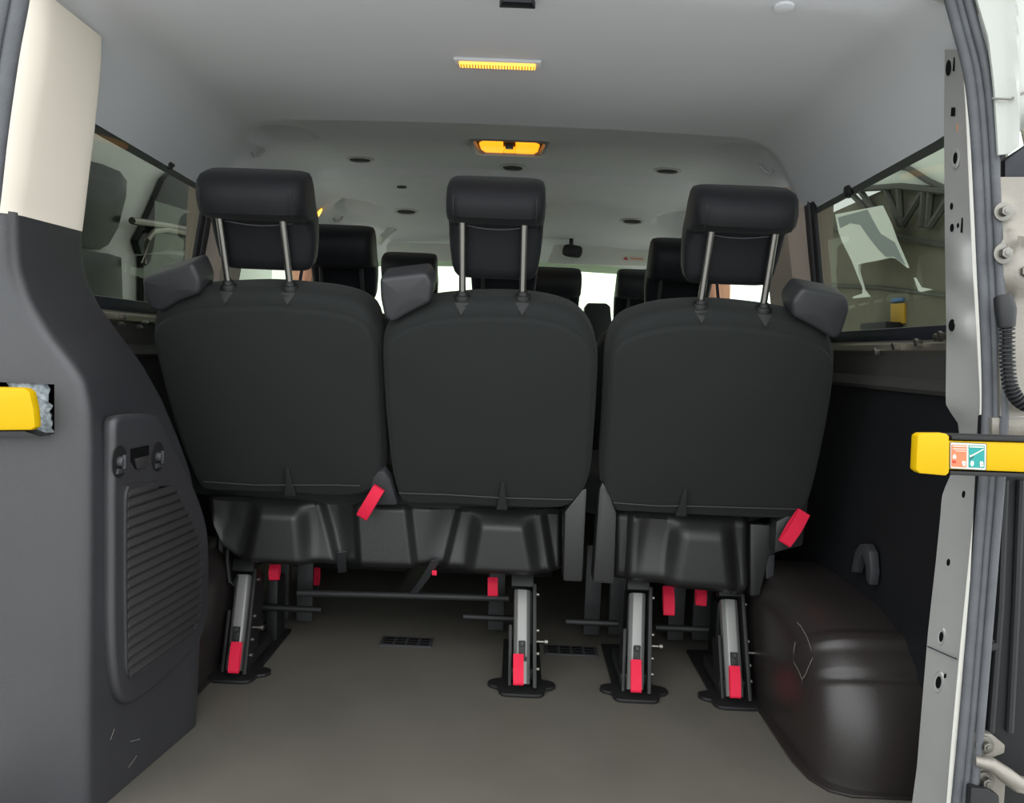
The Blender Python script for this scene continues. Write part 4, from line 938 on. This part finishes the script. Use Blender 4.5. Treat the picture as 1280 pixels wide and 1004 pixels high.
# shed seen through the right window
XS = 3.4
shed = thing('storage_shed', (XS, 6, -.58), 'grey shed with roof trusses outside the right rear window', 'building')
b = B(); b.box((XS+.06, 6.9, .95), (.10, 4.6, 3.06)); b.build('cladding', M['shed'], shed)
b = B(); b.prism([UX(x, y, XS+.01) for x, y in ((1000,190),(1090,200),(1090,236),(1030,243),(1000,246))], V((.02,0,0))); b.build('red_cladding', M['rust'], shed)
rf = xplate([(1055,246),(1096,190),(1250,60),(1290,245),(1180,238),(1120,231),(1092,236)], XS-.02, .02, 'roof_sheet', M['shedroof'], shed, .004)
b = B(); b.tube([UX(1105,205,XS-.05), UX(1135,210,XS-.05), UX(1160,226,XS-.05), UX(1190,240,XS-.05)], .025, 8); b.build('roof_edge', M['truss'], shed)
for q in (((1124,233),(1126,282)),((1108,238),(1125,280)),((1164,236),(1160,284)),((1156,236),(1152,284)),((1155,238),(1128,282)),((1186,248),(1162,284)),((1075,238),(1092,262)),((1066,244),(1084,262))):
    b = B(); b.tube([UX(*q[0], XS-.05), UX(*q[1], XS-.05)], .03, 6); b.build('truss_bar', M['truss'], shed)
b = B(); b.tube([UX(1060,237,XS-.06), UX(1125,233,XS-.06), UX(1190,240,XS-.06)], .03, 6); b.tube([UX(1020,283,XS-.02), UX(1120,296,XS-.02), UX(1190,308,XS-.02)], .025, 6); b.build('truss_chord', M['truss'], shed)
xplate([(1113,380),(1130,379),(1130,404),(1113,406)], XS-.01, .02, 'yellow_notice', mat('dull_yellow_notice', (190,150,40), .6), shed, .002)
xplate([(1114,373),(1128,372),(1128,376),(1114,378)], XS-.01, .02, 'blue_notice', mat('blue_notice', (60,110,170), .6), shed, .002)
xplate([(1075,404),(1107,402),(1108,432),(1075,434)], XS-.15, .14, 'floor_bin', M['rubberd'], shed, .01)
b = B(); b.tube([UX(1000,355,XS), UX(1100,360,XS), UX(1190,370,XS)], .02, 6); b.build('cladding_rail', M['truss'], shed)
reflection = thing('pale_reflection', (XS-.5, 7, 0), 'pale panel standing in for a reflection in the right rear window, with a narrow tail at each side', 'reflection')
XT = XS-.25  # solid panels standing in for a pale reflection in the glass
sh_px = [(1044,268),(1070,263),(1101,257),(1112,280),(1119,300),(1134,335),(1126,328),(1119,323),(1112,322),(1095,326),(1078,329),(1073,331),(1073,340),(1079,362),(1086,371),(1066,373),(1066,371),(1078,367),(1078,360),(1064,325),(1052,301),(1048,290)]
b = B(); b.prism([UX(x, y, XT) for x, y in sh_px], V((.02,0,0))); b.build('reflection_panel', M['shedroof'], reflection)
b = B(); b.prism([UX(x, y, XT-.004) for x, y in ((1084,262),(1090,274),(1100,292),(1118,303),(1131,331),(1117,321),(1107,321),(1098,312),(1086,297),(1075,281),(1062,279),(1050,285),(1047,272))], V((.004,0,0))); b.build('reflection_fold', mat('grey_reflection', (150,160,160), .7), reflection)
b = B(); b.prism([UX(x, y, XT) for x, y in ((1142,347),(1149,359),(1164,362),(1151,365),(1148,364))], V((.02,0,0))); b.build('reflection_tail', M['shedroof'], reflection)
# pale building beyond the windscreen
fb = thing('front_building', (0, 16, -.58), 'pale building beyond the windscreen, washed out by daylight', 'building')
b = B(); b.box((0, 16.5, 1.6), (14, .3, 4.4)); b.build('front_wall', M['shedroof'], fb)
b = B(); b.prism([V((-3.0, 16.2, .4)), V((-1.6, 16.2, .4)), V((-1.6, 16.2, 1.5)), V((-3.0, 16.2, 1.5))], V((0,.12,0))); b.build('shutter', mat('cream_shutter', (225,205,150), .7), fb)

# ------------------------------------------------------------------ light
w = bpy.data.worlds.new('overcast'); scene.world = w; w.use_nodes = True; nt = w.node_tree
bg = nt.nodes['Background']; tc = nt.nodes.new('ShaderNodeTexCoord'); sx_ = nt.nodes.new('ShaderNodeSeparateXYZ'); rp = nt.nodes.new('ShaderNodeValToRGB')
nt.links.new(tc.outputs['Generated'], sx_.inputs[0]); nt.links.new(sx_.outputs['Z'], rp.inputs['Fac']); nt.links.new(rp.outputs['Color'], bg.inputs['Color'])
rp.color_ramp.elements[0].position = .0; rp.color_ramp.elements[0].color = (.80,.86,.88,1); rp.color_ramp.elements[1].position = .9; rp.color_ramp.elements[1].color = (1,1,1,1)
bg.inputs['Strength'].default_value = 1.0
vs = scene.view_settings; vs.view_transform = 'Standard'; vs.look = 'None'; vs.gamma = 1; vs.use_curve_mapping = False; vs.exposure = 1.8
scene.cycles.max_bounces = 8; scene.cycles.transparent_max_bounces = 12
